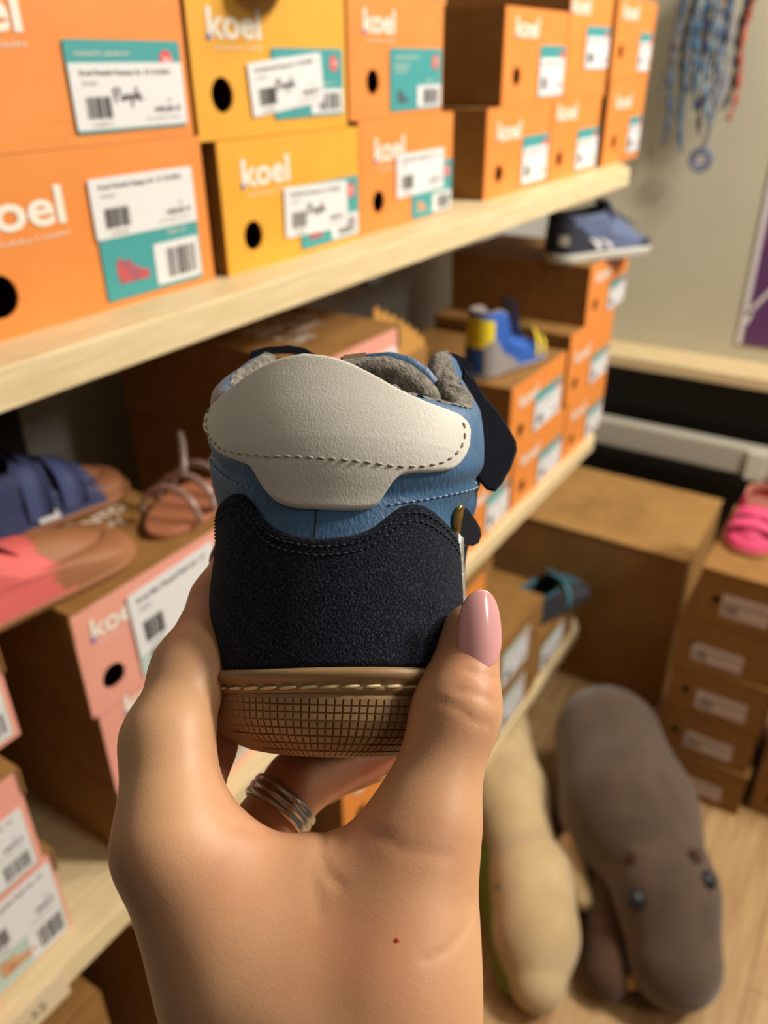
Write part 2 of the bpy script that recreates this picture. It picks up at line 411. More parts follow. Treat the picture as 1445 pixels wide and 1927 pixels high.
def front_panel(w, h, hole, bow=0.0, t=.0022):
    """card front with a real finger hole; hole = (x, z, rx, rz) or None. Local: x 0..w, z 0..h, faces -y"""
    if hole is None:
        n = 8; mb = MB(); xs = np.linspace(0, w, n)
        P = [[(x, -bow * 4 * (x / w) * (1 - x / w), z) for z in (0, h * .5, h)] for x in xs]; Q = [[(x, y + t, z) for x, y, z in r] for r in P]
        mb.grid(np.array(P)); mb.grid(np.array(Q))
        return mb
    hx, hz, rx, rz = hole; N = 40; mb = MB()
    ring = []; outer = []
    for k in range(N):
        a = 2 * math.pi * k / N; c, s = math.cos(a), math.sin(a)
        ring.append((hx + rx * c, hz + rz * s))
        ts = []
        if c > 1e-9: ts.append((w - hx) / c)
        if c < -1e-9: ts.append(-hx / c)
        if s > 1e-9: ts.append((h - hz) / s)
        if s < -1e-9: ts.append(-hz / s)
        q = min(ts); outer.append([hx + q * c, hz + q * s])
    for cx, cz in ((0, 0), (w, 0), (w, h), (0, h)):
        k = min(range(N), key=lambda i: (outer[i][0] - cx) ** 2 + (outer[i][1] - cz) ** 2); outer[k] = [cx, cz]
    fy = lambda x: -bow * 4 * (x / w) * (1 - x / w)
    L = []
    for f in (0, .3, .65, 1):
        L.append([(ring[k][0] * (1 - f) + outer[k][0] * f, ring[k][1] * (1 - f) + outer[k][1] * f) for k in range(N)])
    A = [[(x, fy(x), z) for x, z in r] for r in L]; B = [[(x, fy(x) + t, z) for x, z in r] for r in L]
    loop = A + B[::-1]
    mb.grid(np.array(loop), wrap_u=True, wrap_v=True)
    return mb

NB = [0]
def teal_label(root, x0, z0, x1, z1, xf0, y, num, seed, full=True, col=None, small=False, nlines=3):
    xf = xf0
    tl = slab(rrect(x0, z0, x1, z1, .0025), y, y + .0006, xf).build('sticker', col or teal, root)
    w, h = x1 - x0, z1 - z0; yy = y - .0002
    m = MB(); m2 = slab(rrect(x0 + w * .50, z0 + h * .035, x1 - h * .02, z0 + h * .40, .002), yy, yy + .0001, xf)
    m2.build('barcode_field', paper, tl)
    m3 = barcode(MB(), x0 + w * .62, z0 + h * .08, x1 - w * .05, z0 + h * .34, yy - .0002, xf, seed, 22); m3.build('barcode', ink, tl)
    cx, cz, r = x1 - w * .14, z1 - h * .22, h * .115
    flatpoly(MB(), [(cx + r * math.cos(a), cz + r * math.sin(a)) for a in np.linspace(0, 6.283, 25)[:-1]], yy, xf).build('size_dot', red, tl)
    def txt(mb, s, x, z, hh, bold=0.0, ww=None, yv=yy - .0002):
        q = MB(); letters(q, s, x, z, hh, yv, bold, ww); mb.add([xf(p) for p in q.v], q.f)
    if small: return tl
    txt(m, num, cx - r * .62, cz - r * .4, r * .8, .03, r * 1.24)
    txt(m, 'KOEL4KIDS | BAREFOOT', x0 + w * .07, z1 - h * .165, h * .042, .01, w * .46)
    if full:
        txt(m, 'DANISH HAPPY', x0 + w * .07, z1 - h * .30, h * .05, .01, w * .28)
        txt(m, 'AV: BAREFOOT', x0 + w * .07, z1 - h * .385, h * .045, 0, w * .24)
        txt(m, 'KIDS 2.0', x0 + w * .66, z0 + h * .46, h * .04, 0, w * .2)
        # picture of a small shoe
        p = [(.02, 0), (1.0, 0), (1.08, .12), (1.0, .28), (.75, .38), (.55, .5), (.42, .74), (.25, .70), (.1, .84), (-.02, .7), (-.03, .3)]
        px0, pz0, s = x0 + w * .13, z0 + h * .13, h * .27
        flatpoly(MB(), [(px0 + a * s * 1.25, pz0 + b * s) for a, b in p], yy, xf).build('shoe_picture', pic_m[seed % 3], tl)
    m.build('lettering', whiteink, tl)
    return tl
def price_label(root, x0, z0, x1, z1, xf0, y, title, code, hand=False, seed=1, tilt=0.0, price='100,00 €', small=False):
    w, h = x1 - x0, z1 - z0; c, s = math.cos(tilt), math.sin(tilt)
    def xf(p):
        x, yv, z = p; dx, dz = x - x0, z - z0
        return xf0((x0 + dx * c - dz * s, yv, z0 + dx * s + dz * c))
    tl = slab(rrect(x0, z0, x1, z1, .002), y, y + .0006, xf).build('price_sticker', paper, root)
    yy = y - .0003
    barcode(MB(), x0 + w * .10, z0 + h * .17, x0 + w * .33, z0 + h * .50, yy, xf, seed, 20 if not small else 9).build('barcode', ink, tl)
    m = MB(); g = MB()
    def txt(mb, st, x, z, hh, bold=0.0, ww=None, shear=0.0):
        q = MB(); letters(q, st, x, z, hh, yy, bold, ww, 0, shear); mb.add([xf(p) for p in q.v], q.f)
    txt(m, title, x0 + w * .08, z0 + h * .82, h * .075, .02, w * .8)
    if not small:
        txt(g, 'Schuhe', x0 + w * .09, z0 + h * .68, h * .06, 0, w * .13)
        txt(g, code, x0 + w * .12, z0 + h * .05, h * .06, 0, w * .17)
        txt(g, 'EU', x0 + w * .82, z0 + h * .37, h * .06, 0)
        txt(g, 'inkl. 20,00 % MwSt', x0 + w * .60, z0 + h * .10, h * .045, 0, w * .33)
        g.build('small_lettering', greyink, tl)
    txt(m, price, x0 + w * .68, z0 + h * .22, h * .085, .03, w * .26)
    m.build('lettering', ink, tl)
    if hand:
        q = MB(); hx, hz, hs = x0 + w * .34, z0 + h * .42, h * .40
        st = [[(0, 1), (.12, -.1)], [(-.1, .85), (.25, 1.05), (.5, .85), (.4, .6), (.08, .5)], [(.55, .5), (.55, .1), (.75, .05), (.85, .5), (.85, .1)], [(1.0, .5), (1.02, .05), (1.05, .4), (1.25, .45)],
              [(1.3, .5), (1.33, -.5)], [(1.32, .3), (1.5, .5), (1.62, .25), (1.4, .05)], [(1.75, 1.1), (1.78, .05)], [(1.85, .25), (2.1, .38), (2.0, .55), (1.85, .25), (2.0, .0), (2.3, .15)]]
        for ln in st:
            for (a, b), (c2, d2) in zip(ln[:-1], ln[1:]):
                L = math.hypot(c2 - a, d2 - b) or 1; nx, nz = -(d2 - b) / L * .06, (c2 - a) / L * .06
                q.add([xf((hx + u * hs * .72, yy - .0002, hz + v * hs * .5)) for u, v in ((a + nx, b + nz), (a - nx, b - nz), (c2 - nx, d2 - nz), (c2 + nx, d2 + nz))], [(0, 1, 2, 3)])
        q.build('handwriting', ink, tl)
    return tl

def shoe_box(x, y, z, w, h, depth, colour, label, group=None, rz=0.0, hole=True, logo=True, hole_at=(.037, .036), logo_at=(.027, .078, .064, .0235), teal_at=None, price=None, lid=False, bow=.0012, num='31', seed=None, small=False, topprint=False, teal_col=None, hr=.0125, plain=False, label_paper=None, cat='shoe box', name='shoe_box'):
    NB[0] += 1; seed = NB[0] if seed is None else seed
    r = empty(name, (x, y, z), rz, label, cat, group)
    t = .0025; g = .0004
    b = MB()                                            # card body, open behind the front
    y0 = .0028
    b.box((t, y0, g), (w - t, depth, t)); b.box((t, y0, h - t), (w - t, depth, h - g)); b.box((g, y0, g), (t, depth, h - g)); b.box((w - t, y0, g), (w - g, depth, h - g)); b.box((t, depth - t, t), (w - t, depth, h - t))
    b.box((w * .5 - .001, y0 + .06, t), (w * .5, depth - t, h - t))
    b.build('body', kraft, r)
    fm = FRONT[colour]
    hx = (hole_at[0], hole_at[1], hr, hr * 1.02) if hole else None
    fp = front_panel(w, h, hx, bow)
    fp.build('front_panel', fm, r, bevel=0)
    def bf(p):                                          # follow the slightly bowed front
        xx = min(max(p[0], 0), w); return (p[0], p[1] - bow * 4 * (xx / w) * (1 - xx / w), p[2])
    if lid:
        m = MB(); m.box((-.0012, -.0025, h), (w + .0012, depth + .001, h + .0025)); m.box((-.0022, -.0025, h - .028), (-.0002, depth, h)); m.box((w + .0002, -.0025, h - .028), (w + .0022, depth, h))
        m.build('lid', kraft, r)
        if topprint:
            q = MB(); wds = ['TAKING A', 'NATURAL', 'STEP INTO', 'A HAPPY', 'LIFE']
            for i, s_ in enumerate(wds):
                V, F, tw = text_mesh(s_, .03, 0); hh = .016
                q.add([(.05 + vx * hh, .12 - i * .024 + vz * hh + .03, h + .0027) for vx, _, vz in V], F)
            q.build('lettering', whiteink, r)
    if logo and not plain:
        lx, lz, lw, lh = logo_at
        q = MB(); letters(q, 'koel', lx, lz, lh * .98, -.0007, .035, lw); q.v = [bf(p) for p in q.v]; q.build('logo', whiteink, r)
        if not small:
            q = MB(); letters(q, 'NATURALLY HAPPY', lx + lw * .12, lz - lh * .38, lh * .12, -.0007, 0, lw * .9); q.v = [bf(p) for p in q.v]; q.build('small_lettering', whiteink, r)
        d = flatpoly(MB(), [(lx + lw * .035 + .0024 * math.cos(a), lz + .0006 + .0024 * math.sin(a)) for a in np.linspace(0, 6.283, 13)[:-1]], -.0011, bf); d.build('logo_dot', bluedot, r)
    if teal_at: teal_label(r, *teal_at, bf, -.0014, num, seed, True, teal_col, small)
    if price:
        px = dict(price); a = px.pop('at'); price_label(r, *a, bf, -.0022, seed=seed + 7, small=small, **px)
    if label_paper:
        x0, z0, x1, z1 = label_paper
        s_ = slab(rrect(x0, z0, x1, z1, .001), -.0012, -.0006, bf).build('sticker', mat('pale_label', (214, 200, 196), .6), r)
        barcode(MB(), x0 + (x1 - x0) * .08, z0 + (z1 - z0) * .15, x0 + (x1 - x0) * .35, z1 - (z1 - z0) * .35, -.0015, bf, seed, 10).build('barcode', greyink, s_)
        q = MB(); letters(q, 'Koel Bio Gr. 24', x0 + (x1 - x0) * .4, z0 + (z1 - z0) * .55, (z1 - z0) * .2, -.0015); q.v = [bf(p) for p in q.v]; q.build('lettering', greyink, s_)
    return r

T = 1.324
Gt = 'orange and yellow shoe boxes on the top shelf'
shoe_box(.300, .555, T, .268, .1238, .31, 'orange', 'large orange shoe box at the left of the top shelf, lower, coral shoe sticker', Gt, hole_at=(.046, .031), hr=.0155, logo_at=(.030, .0745, .085, .027),
         teal_at=(.1405, .006, .252, .100), num='31', price=dict(at=(.1388, .0555, .2515, .101), title='Koel Danish Happy Gr. 31 22,5/8,2', code='12370'), seed=3)
shoe_box(.300, .555, T + .1242, .262, .1238, .31, 'orange', 'large orange shoe box at the left of the top shelf, upper one, marked Purple', Gt, hole_at=(.046, .031), hr=.0155, logo_at=(.025, .075, .084, .027),
         teal_at=(.1385, .0085, .2545, .0705), num='31', price=dict(at=(.139, .0105, .254, .0555), title='Koel Danish Fantasy Gr. 31 22,5/8,2', code='12371', hand=True), seed=4)
shoe_box(.583, .550, T, .224, .1178, .31, 'yellow', 'yellow shoe box standing directly on the top shelf', Gt, hr=.0135, logo_at=(.027, .077, .072, .0245), hole_at=(.039, .032), teal_at=(.112, .006, .2195, .069), num='21',
         price=dict(at=(.0855, .022, .1955, .070), title='Koel Bernie Fantasy Gr. 21 22,5/8,2', code='12345', hand=True, tilt=-.035), seed=6)
shoe_box(.568, .555, T + .1182, .227, .1175, .31, 'yellow', 'yellow shoe box stacked on the other yellow one, marked Purple on a tilted white sticker', Gt, hr=.0140, logo_at=(.021, .080, .070, .0235), hole_at=(.034, .036), teal_at=(.1035, .013, .2185, .073), num='19',
         price=dict(at=(.071, .0165, .183, .0605), title='Koel Bernie Fantasy Gr. 19 22,5/8,2', code='12346', hand=True, tilt=.085), seed=7)
shoe_box(.816, .555, T, .220, .1225, .31, 'orange', 'orange shoe box right of the yellow ones, lower, white sticker touching the logo', Gt, hole_at=(.038, .034), logo_at=(.029, .078, .066, .026), teal_at=(.113, .003, .2175, .067), num='19',
         price=dict(at=(.0755, .033, .1925, .082), title='Koel Don Vegan Gr. 19', code='12210', price='89,90 €'), seed=8)
shoe_box(.800, .555, T + .1229, .204, .1165, .31, 'orange', 'orange shoe box right of the yellow ones, second level, plain teal sticker only', Gt, hole_at=(.045, .037), logo_at=(.027, .084, .063, .0225), teal_at=(.079, .006, .1995, .070), num='19', seed=10)
shoe_box(.812, .562, T + .2398, .21, .12, .31, 'orange', 'orange shoe box cut by the top edge, on the plain teal sticker box', Gt, hole_at=(.038, .034), teal_at=(.11, .005, .205, .067), num='20', seed=11)
def far_box(x, z, w, h, lab, hole=True, y=.555, tx=None, group=Gt, **k):
    tx = tx or (w * .53, .008, w * .97, .078)
    a = (tx[0] + .002, tx[1] + .002, tx[2] - .002, tx[1] + (tx[3] - tx[1]) * .76)
    return shoe_box(x, y, z, w, h, .30, 'orange', lab, group, hole=hole, hole_at=(k.pop('hx', .045), k.pop('hz', .033)), teal_at=tx, num='24', price=dict(at=a, title='Koel Bob Gr. 24', code='1', price='99,90 €'), small=True, logo_at=k.pop('lg', (.032, .078, .082, .025)), **k)
far_box(1.138, T, .232, .1215, 'orange shoe box on the top shelf after the dark gap, bottom, its brown side showing')
far_box(1.180, T + .1219, .232, .1235, 'orange shoe box after the dark gap, second level, its brown side showing', hx=.045, hz=.038, lg=(.032, .088, .08, .025))
far_box(1.375, T, .228, .1215, 'orange shoe box second from the right end of the top shelf, bottom', tx=(.118, .007, .226, .074), lg=(.02, .093, .085, .025))
far_box(1.415, T + .1219, .200, .155, 'orange shoe box second from the right end, upper', hole=False, tx=(.078, .044, .192, .108), lg=(.004, .124, .08, .025))
far_box(1.645, T, .222, .1475, 'orange shoe box at the right end of the top shelf, bottom', tx=(.135, .013, .215, .08), hx=.055, hz=.04, lg=(.042, .099, .09, .025))
far_box(1.640, T + .1479, .232, .13, 'orange shoe box at the right end of the top shelf, upper', tx=(.142, .012, .222, .078), hx=.04, hz=.045, lg=(.03, .098, .085, .025))

# middle shelf
S2 = .773
Gp = 'pink shoe boxes on the middle shelf'
Go = 'orange shoe boxes on the middle shelf'
def pink_box(x, y, z, w, h, lab, ta=None, **k):
    ta = ta or (w * .56, .006, w * .965, .085)
    a = (ta[0] + .001, ta[1] + (ta[3] - ta[1]) * .42, ta[2] - .001, ta[3] + .003)
    pr = k.pop('price', dict(at=a, title='Koel Danish Pink Gr. 21', code='120202', tilt=0.0))
    return shoe_box(x, y, z, w, h, .30, 'pink', lab, Gp, teal_at=ta, teal_col=mint, num='21', price=pr, **k)
pink_box(.036, .525, S2, .212, .1105, 'pink shoe box at the lower left of the photo, bottom of the near stack', ta=(.13, .003, .208, .098), lid=True)
pink_box(.026, .518, S2 + .1135, .212, .1105, 'pink shoe box in the near left stack, second from bottom, kraft lid rim showing', ta=(.128, .003, .206, .07), lid=True)
pink_box(.052, .545, S2 + .2270, .212, .0960, 'pink shoe box on top of the near left stack', ta=(.128, .006, .206, .085), lid=True)
pink_box(.330, .528, S2, .215, .1035, 'pink shoe box at the bottom of the stack left of the hand, mostly hidden', ta=(.135, .010, .208, .085))
pink_box(.330, .530, S2 + .1040, .186, .1035, 'pink shoe box in the middle of the stack left of the hand', ta=(.10, .006, .18, .085))
pink_box(.321, .525, S2 + .2080, .186, .1150, 'pink shoe box with a kraft lid and white sticker under the small shoes', lid=True, topprint=True, hole_at=(.030, .030), hr=.0125, logo_at=(.016, .079, .052, .0215), ta=(.060, .006, .172, .095),
         price=dict(at=(.060, .030, .172, .101), title='Koel Bio Pastel Pink Gr. 21', code='12355', tilt=.03))
for i in range(4):
    pink_box(.642, .507, S2 + .1136 * i, .178, .1107 if i == 3 else .1132, ['pink shoe box behind the boot, bottom of its stack', 'pink shoe box behind the boot, second from bottom', 'pink shoe box behind the boot, third from bottom', 'pink shoe box behind the boot, topmost, printed kraft lid'][i], lid=(i == 3), topprint=(i == 3))
# plain kraft boxes beside the pink stack, the top one with a torn zigzag flap
for i in range(3):
    shoe_box(.832, .56, S2 + .125 * i, .155, .1245, .30, 'kraft', ['plain kraft shoe box between the pink and orange stacks, bottom', 'plain kraft shoe box between the pink and orange stacks, second', 'open kraft shoe box with a torn zigzag flap behind the boot'][i], 'plain kraft boxes on the middle shelf', logo=False, hole=False)
zf = MB(); P = []
n = 15
for i in range(n):
    t_ = i / (n - 1); P.append((.834 + .15 * t_, .5505 + .01 * t_, 1.148 + .088 * (1 - t_) ** .8 + (.006 if i % 2 else -.004)))
V = [(x, y, z) for x, y, z in P] + [(x, y, 1.1482) for x, y, z in P] + [(x, y + .003, z) for x, y, z in P] + [(x, y + .003, 1.1482) for x, y, z in P]
F = [(i, i + 1, n + i + 1, n + i) for i in range(n - 1)] + [(2 * n + i, 2 * n + i + 1, 3 * n + i + 1, 3 * n + i) for i in range(n - 1)] + [(i, i + 1, 2 * n + i + 1, 2 * n + i) for i in range(n - 1)]
zz = zf.add(V, F); boxr = [o for o in COL.objects if o.name.startswith('shoe_box') and o.get('label', '').startswith('open kraft')][0]
fo = zz.build('torn_flap', mat('kraft_light', (190, 140, 66), .8), boxr); fo.location = (-.832, -.56, -(S2 + .25))

far_box(1.003, S2, .215, .118, 'orange shoe box low on the middle shelf beside the boot strap', y=.515, group=Go)
far_box(1.228, S2, .246, .1235, 'orange shoe box under the one carrying the blue and yellow shoe', y=.515, group=Go, tx=(.115, .006, .235, .072))
far_box(1.200, S2 + .1239, .246, .1235, 'orange shoe box with the blue and yellow shoe on top', y=.515, group=Go, tx=(.10, .008, .228, .082))
far_box(1.480, S2, .235, .1285, 'orange shoe box at the right end of the middle shelf, lowest of three', y=.515, group=Go, tx=(.125, .004, .228, .07))
far_box(1.463, S2 + .1289, .250, .1425, 'orange shoe box at the right end of the middle shelf, middle of three', y=.515, group=Go, tx=(.13, .004, .242, .065))
far_box(1.534, S2 + .2718, .232, .1155, 'orange shoe box directly under the grey sneaker, right end of the middle shelf', y=.515, group=Go, tx=(.12, .003, .226, .062))
shoe_box(1.24, .60, S2 + .2478, .26, .12, .30, 'kraft', 'dark kraft shoe box in shadow behind the blue and yellow shoe', 'plain kraft boxes on the middle shelf', logo=False, hole=False) if False else None

# bottom shelf
S3 = .2
Gb = 'kraft shoe boxes on the bottom shelf'
for i in range(3):
    shoe_box(.02, .56, S3 + .1335 * i, .252, .133, .30, 'kraft', ['kraft shoe box at the bottom left on the lowest shelf, first level', 'kraft shoe box at the bottom left on the lowest shelf, second level', 'kraft shoe box at the bottom left corner of the photo, on top of its stack'][i], Gb, logo=False, hole=(i < 2))
    shoe_box(.345, .57, S3 + .1335 * i, .27, .133, .30, 'kraft', ['kraft shoe box under the hand on the lowest shelf, first level', 'kraft shoe box under the hand on the lowest shelf, second level', 'kraft shoe box beside the wrist, on top of its stack across the dark gap'][i], Gb, logo=False, hole=False, label_paper=(.16, .03, .255, .09))
for i in range(4):
    far_box(.668, S3 + .1255 * i, .218, .125, ['orange shoe box on the lowest shelf, seen through the hand, first level', 'orange shoe box on the lowest shelf, seen through the hand, second level', 'orange shoe box with a black hole seen between the fingers and the boot', 'orange shoe box on the lowest shelf, seen through the hand, fourth level'][i], y=.51, group='orange shoe boxes on the bottom shelf')
    far_box(.895, S3 + .1245 * i, .228, .124, ['orange shoe box on the lowest shelf behind the thumb, first level', 'orange shoe box on the lowest shelf behind the thumb, second level', 'orange shoe box on the lowest shelf behind the thumb, third level', 'orange shoe box showing just above the thumbnail'][i], y=.51, group='orange shoe boxes on the bottom shelf')
for i in range(2):
    shoe_box(1.128, .535, S3 + .2505 * i, .078, .250, .28, 'kraft', ['slim kraft box on its side beside the thumbnail, lower', 'slim kraft box on its side beside the thumbnail, upper with small hole'][i], Gb, logo=False, hole=(i == 1), hole_at=(.035, .10), hr=.009)
for i in range(2):
    shoe_box(1.212, .51, S3 + .13 * i, .232, .1295, .30, 'kraft', ['kraft shoe box with white sticker right of the thumb, lower', 'kraft shoe box with white sticker right of the thumb, upper'][i], Gb, logo=False, hole_at=(.2, .036), hr=.010, teal_at=(.02, .012, .155, .10), teal_col=mint, small=True, price=dict(at=(.025, .012, .15, .08), title='Koel Gr. 25', code='1'))
shoe_box(1.458, .515, S3, .235, .112, .30, 'kraft', 'kraft shoe box with white sticker under the dark teal-laced shoe', Gb, logo=False, hole=False, small=True, teal_at=(.02, .012, .16, .085), teal_col=mint, price=dict(at=(.025, .010, .155, .07), title='Koel Gr. 26', code='1'))

# stack on the floor at the right, fronts towards -x
Gr = 'kraft shoe boxes stacked on the floor at the right'
zs = [0, .1225, .245, .3675, .490]; ys = [.222, .226, .222, .226, .202]
lb = [(.068, .02, .158, .062), (.060, .02, .162, .066), (.060, .018, .165, .066), (.035, .015, .138, .058), (.048, .022, .140, .074)]
for i in range(5):
    shoe_box(1.495 + .003 * (i % 2), ys[i], zs[i], .20, .1195, .30, 'kraft', ['lowest', 'second from bottom', 'third from bottom', 'second from top', 'topmost'][i] + ' kraft shoe box in the labelled floor stack at the right', Gr, rz=-math.pi / 2, logo=False, hole_at=(.036, .055), hr=.0085, lid=True, label_paper=lb[i])
for i in range(3):
    shoe_box(1.53, .004, i * .1225, .20, .1195, .30, 'kraft', ['lowest', 'middle', 'top'][i] + ' kraft shoe box in the stack cut by the right edge of the photo', 'kraft shoe boxes at the right edge', rz=-math.pi / 2, logo=False, hole_at=(.036, .055), hr=.0085, lid=True)

# big carton in the corner
ct = empty('carton', (1.755, .275, 0), label='large brown cardboard carton in the corner past the rack', cat='carton')
cm = mat('carton_card', (176, 134, 76), .8, var=(164, 122, 66), vscale=12, bump=.12, bscale=300)
MB().box((0, 0, .001), (.36, .60, .457)).build('body', cm, ct, bevel=.003)
MB().box((-.002, -.002, .4575), (.362, .298, .4605)).build('flap', cm, ct, bevel=.001)
MB().box((-.002, .302, .4575), (.362, .602, .4605)).build('flap', cm, ct, bevel=.001)
q = MB()
for i in range(6):
    V, F, tw = text_mesh(['FRAGILE  HANDLE WITH CARE', 'KEEP DRY  THIS SIDE UP', 'SHOES  KIDS  24-31', 'MADE IN PORTUGAL', 'CARTON NO', 'KOEL'][i], .02, 0); hh = .014
    q.add([(.07 + i * .035 - vz * hh + .014, .16 + vx * hh, .4608) for vx, _, vz in V], F)
q.build('lettering', mat('faded_print', (130, 94, 52), .8), ct)
# ---------------------------------------------------------------- the child's boot held in the hand
white_l = mat('white_leather', (226, 222, 212), .5, bump=.26, bscale=1700, bdist=.0005, stretch=(1, 1, .55), spec=.4, detail=4)
blue_l = mat('blue_leather', (82, 120, 158), .42, var=(72, 108, 146), vscale=60, bump=.5, bscale=620, bdist=.0006, stretch=(1.6, 1.6, .5), spec=.45)
suede_m = mat('navy_suede', (72, 78, 94), .95, var=(20, 23, 33), vscale=2400, bump=.8, bscale=1300, bdist=.0006, sheen=.05, spec=.12, vlo=.48, vhi=.80, detail=5, stretch=(1, 1, .6))
strap_m = mat('black_strap', (16, 18, 30), .95, sheen=.12, bump=.5, bscale=2200, bdist=.0004, spec=.1)
fleece_m = mat('grey_fleece', (158, 150, 138), .95, var=(112, 106, 98), vscale=420, bump=1.0, bscale=900, bdist=.0012, sheen=.4, spec=.1)
rubber_m = mat('gum_rubber', (162, 132, 94), .42, var=(152, 120, 82), vscale=30, bump=.05, bscale=900, spec=.45, sss=.0)
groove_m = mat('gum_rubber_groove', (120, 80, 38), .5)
thread_w = mat('cream_thread', (232, 208, 160), .7); thread_b = mat('light_blue_thread', (150, 180, 205), .7); thread_n = mat('navy_thread', (46, 50, 62), .8); thread_g = mat('grey_thread', (176, 166, 148), .7)
silver_l = mat('silver_leather', (190, 190, 185), .35, metal=.6, bump=.4, bscale=600, bdist=.0006)
gold_m = mat('brass', (190, 160, 90), .3, metal=.9)

boot = empty('child_boot', tuple(boot_world(np.array([0, 30., 0.]))), label="child's blue and navy boot with white heel patch held up in the hand", cat='shoe')
BI = Matrix.Translation(-boot.location)
def bobj(name, P3, F, m, parent=None, smooth=True, **k):
    """boot millimetres -> object under the boot"""
    W = boot_world(np.asarray(P3, float).reshape(-1, 3)) - np.array(boot.location)
    return obj(name, W, F, m, parent or boot, smooth, **k)
def gridF(a, b, wu=False, wv=False, flip=False):
    f = []
    for i in range(a if wu else a - 1):
        for j in range(b if wv else b - 1):
            q = (i * b + j, ((i + 1) % a) * b + j, ((i + 1) % a) * b + (j + 1) % b, i * b + (j + 1) % b)
            f.append(q[::-1] if flip else q)
    return f
ZTOP = [(-1, 62), (-.8, 66), (-.7, 92), (-.62, 121), (-.5, 121), (-.4, 117), (-.3, 109), (-.24, 101), (-.18, 97), (-.12, 98), (-.05, 103), (.03, 101), (.08, 95), (.12, 92.5), (.18, 92), (.24, 93), (.3, 99), (.37, 109), (.45, 117), (.54, 121), (.62, 121), (.7, 92), (.8, 66), (1, 62)]
SEAM = [(-1, 60), (-.5, 90), (-.3, 87), (-.234, 83.8), (-.153, 74.7), (-.08, 70), (0, 69), (.1, 67.2), (.161, 69.9), (.273, 76.3), (.4, 84), (.6, 90), (1, 60)]
def seam_off(u, z):
    d = z - lerp_tab(SEAM, u)
    return 1.3 * sm(d / 5.0) - .7 * np.exp(-(d / 1.2) ** 2)
def surf(u, z, off=0.0):
    return form(BOOT, u, z, off + seam_off(u, z))
# blue upper
nu, nv = 220, 60
U, Vv = np.meshgrid(np.linspace(-1, 1, nu), np.linspace(0, 1, nv), indexing='ij')
Z = 17 + Vv * (lerp_tab(ZTOP, U) - 17)
Pu = surf(U, Z)
zt_ = lerp_tab(ZTOP, U[:, 0]); hi_ = (np.abs(U[:, 0]) < .70) * 1.0
def crest(u): return .24 + .26 * sm((.02 - u) / .1)        # how far the leather rolls over the rim, in half turns
cr = [surf(U[:, 0], zt_ + 4.6 * np.sin(.15 + (crest(U[:, 0]) + .05) * math.pi * a) * hi_, -4.4 * (1 - np.cos(.15 + (crest(U[:, 0]) + .05) * math.pi * a))) for a in np.linspace(0, .93, 9)]
Pu = np.concatenate([Pu, np.stack(cr, 1)], 1)
bobj('upper', Pu, gridF(nu, nv + 9), blue_l)
# vamp roof over the toes closes the front
Pv = []
for i in range(31):
    t = i / 30
    for u in np.linspace(-1, 1, 41):
        pass
n1, n2 = 61, 18
uu = np.linspace(.72, 1, n1 // 2 + 1); ul = np.concatenate([-uu, uu[::-1][1:]])
rows = []
for w in np.linspace(0, 1, n2):
    zz = np.full(len(ul), 20 + 0 * w)
    P = form(BOOT, ul, np.full(len(ul), 30.)); c0 = np.array([0, 88., 62.])
    rows.append(P * (1 - w) + c0 * w + np.array([0, 0, 16.]) * math.sin(math.pi * w) * .8 * (1 - w) ** .3)
bobj('toe_vamp', np.array(rows), gridF(n2, len(ul)), suede_m)
# lining: rolled rim and inner wall
nw = 26
W = np.linspace(0, 1, nw); rows = []
ucol = np.linspace(-.66, .66, 200)
zt = lerp_tab(ZTOP, ucol)
rnd = np.random.RandomState(2)
for w in W:
    if w < .35:
        a = (crest(ucol) + (1 - crest(ucol)) * w / .35) * math.pi; off = -4.4 * (1 - np.cos(a)); dz = 4.9 * np.sin(a)
    else:
        off = -8.8; dz = -(w - .35) / .65 * 66
    rows.append(surf(ucol, np.maximum(zt + dz, 22), off + 0 * ucol) + rnd.normal(0, .22, (len(ucol), 3)))
bobj('lining', np.array(rows), gridF(nw, 200, flip=True), fleece_m)
P = form(BOOT, np.concatenate([np.linspace(-1, 1, 60)]), np.full(60, 26.), -7)
bobj('insole', P, [tuple(range(60))], fleece_m, smooth=False)

def shell(name, ucs, zl, zh, m, off=1.2, thick=1.2, nv=26, parent=None, base=surf):
    n = len(ucs); w = np.linspace(0, 1, nv); UU = np.repeat(ucs[:, None], nv, 1)
    ZZ = zl[:, None] * (1 - w) + zh[:, None] * w
    edge = np.minimum(w, 1 - w)[None, :] * (zh - zl)[:, None]
    ue = np.minimum(ucs - ucs[0], ucs[-1] - ucs)[:, None] * 190
    r = np.clip(np.minimum(edge, ue + 0 * edge) / 1.0, 0, 1)
    A = base(UU, ZZ, off + thick * np.sqrt(1 - (1 - r) ** 2)); B = base(UU, ZZ, off - .6 + 0 * r)
    F = gridF(n, nv) + [tuple(i + n * nv for i in q[::-1]) for q in gridF(n, nv)]
    per = [i * nv for i in range(n)] + [(n - 1) * nv + j for j in range(1, nv)] + [i * nv + nv - 1 for i in range(n - 2, -1, -1)] + [j for j in range(nv - 2, 0, -1)]
    F += [(per[k], per[k] + n * nv, per[(k + 1) % len(per)] + n * nv, per[(k + 1) % len(per)]) for k in range(len(per))]
    return bobj(name, np.concatenate([A.reshape(-1, 3), B.reshape(-1, 3)]), F, m, parent)
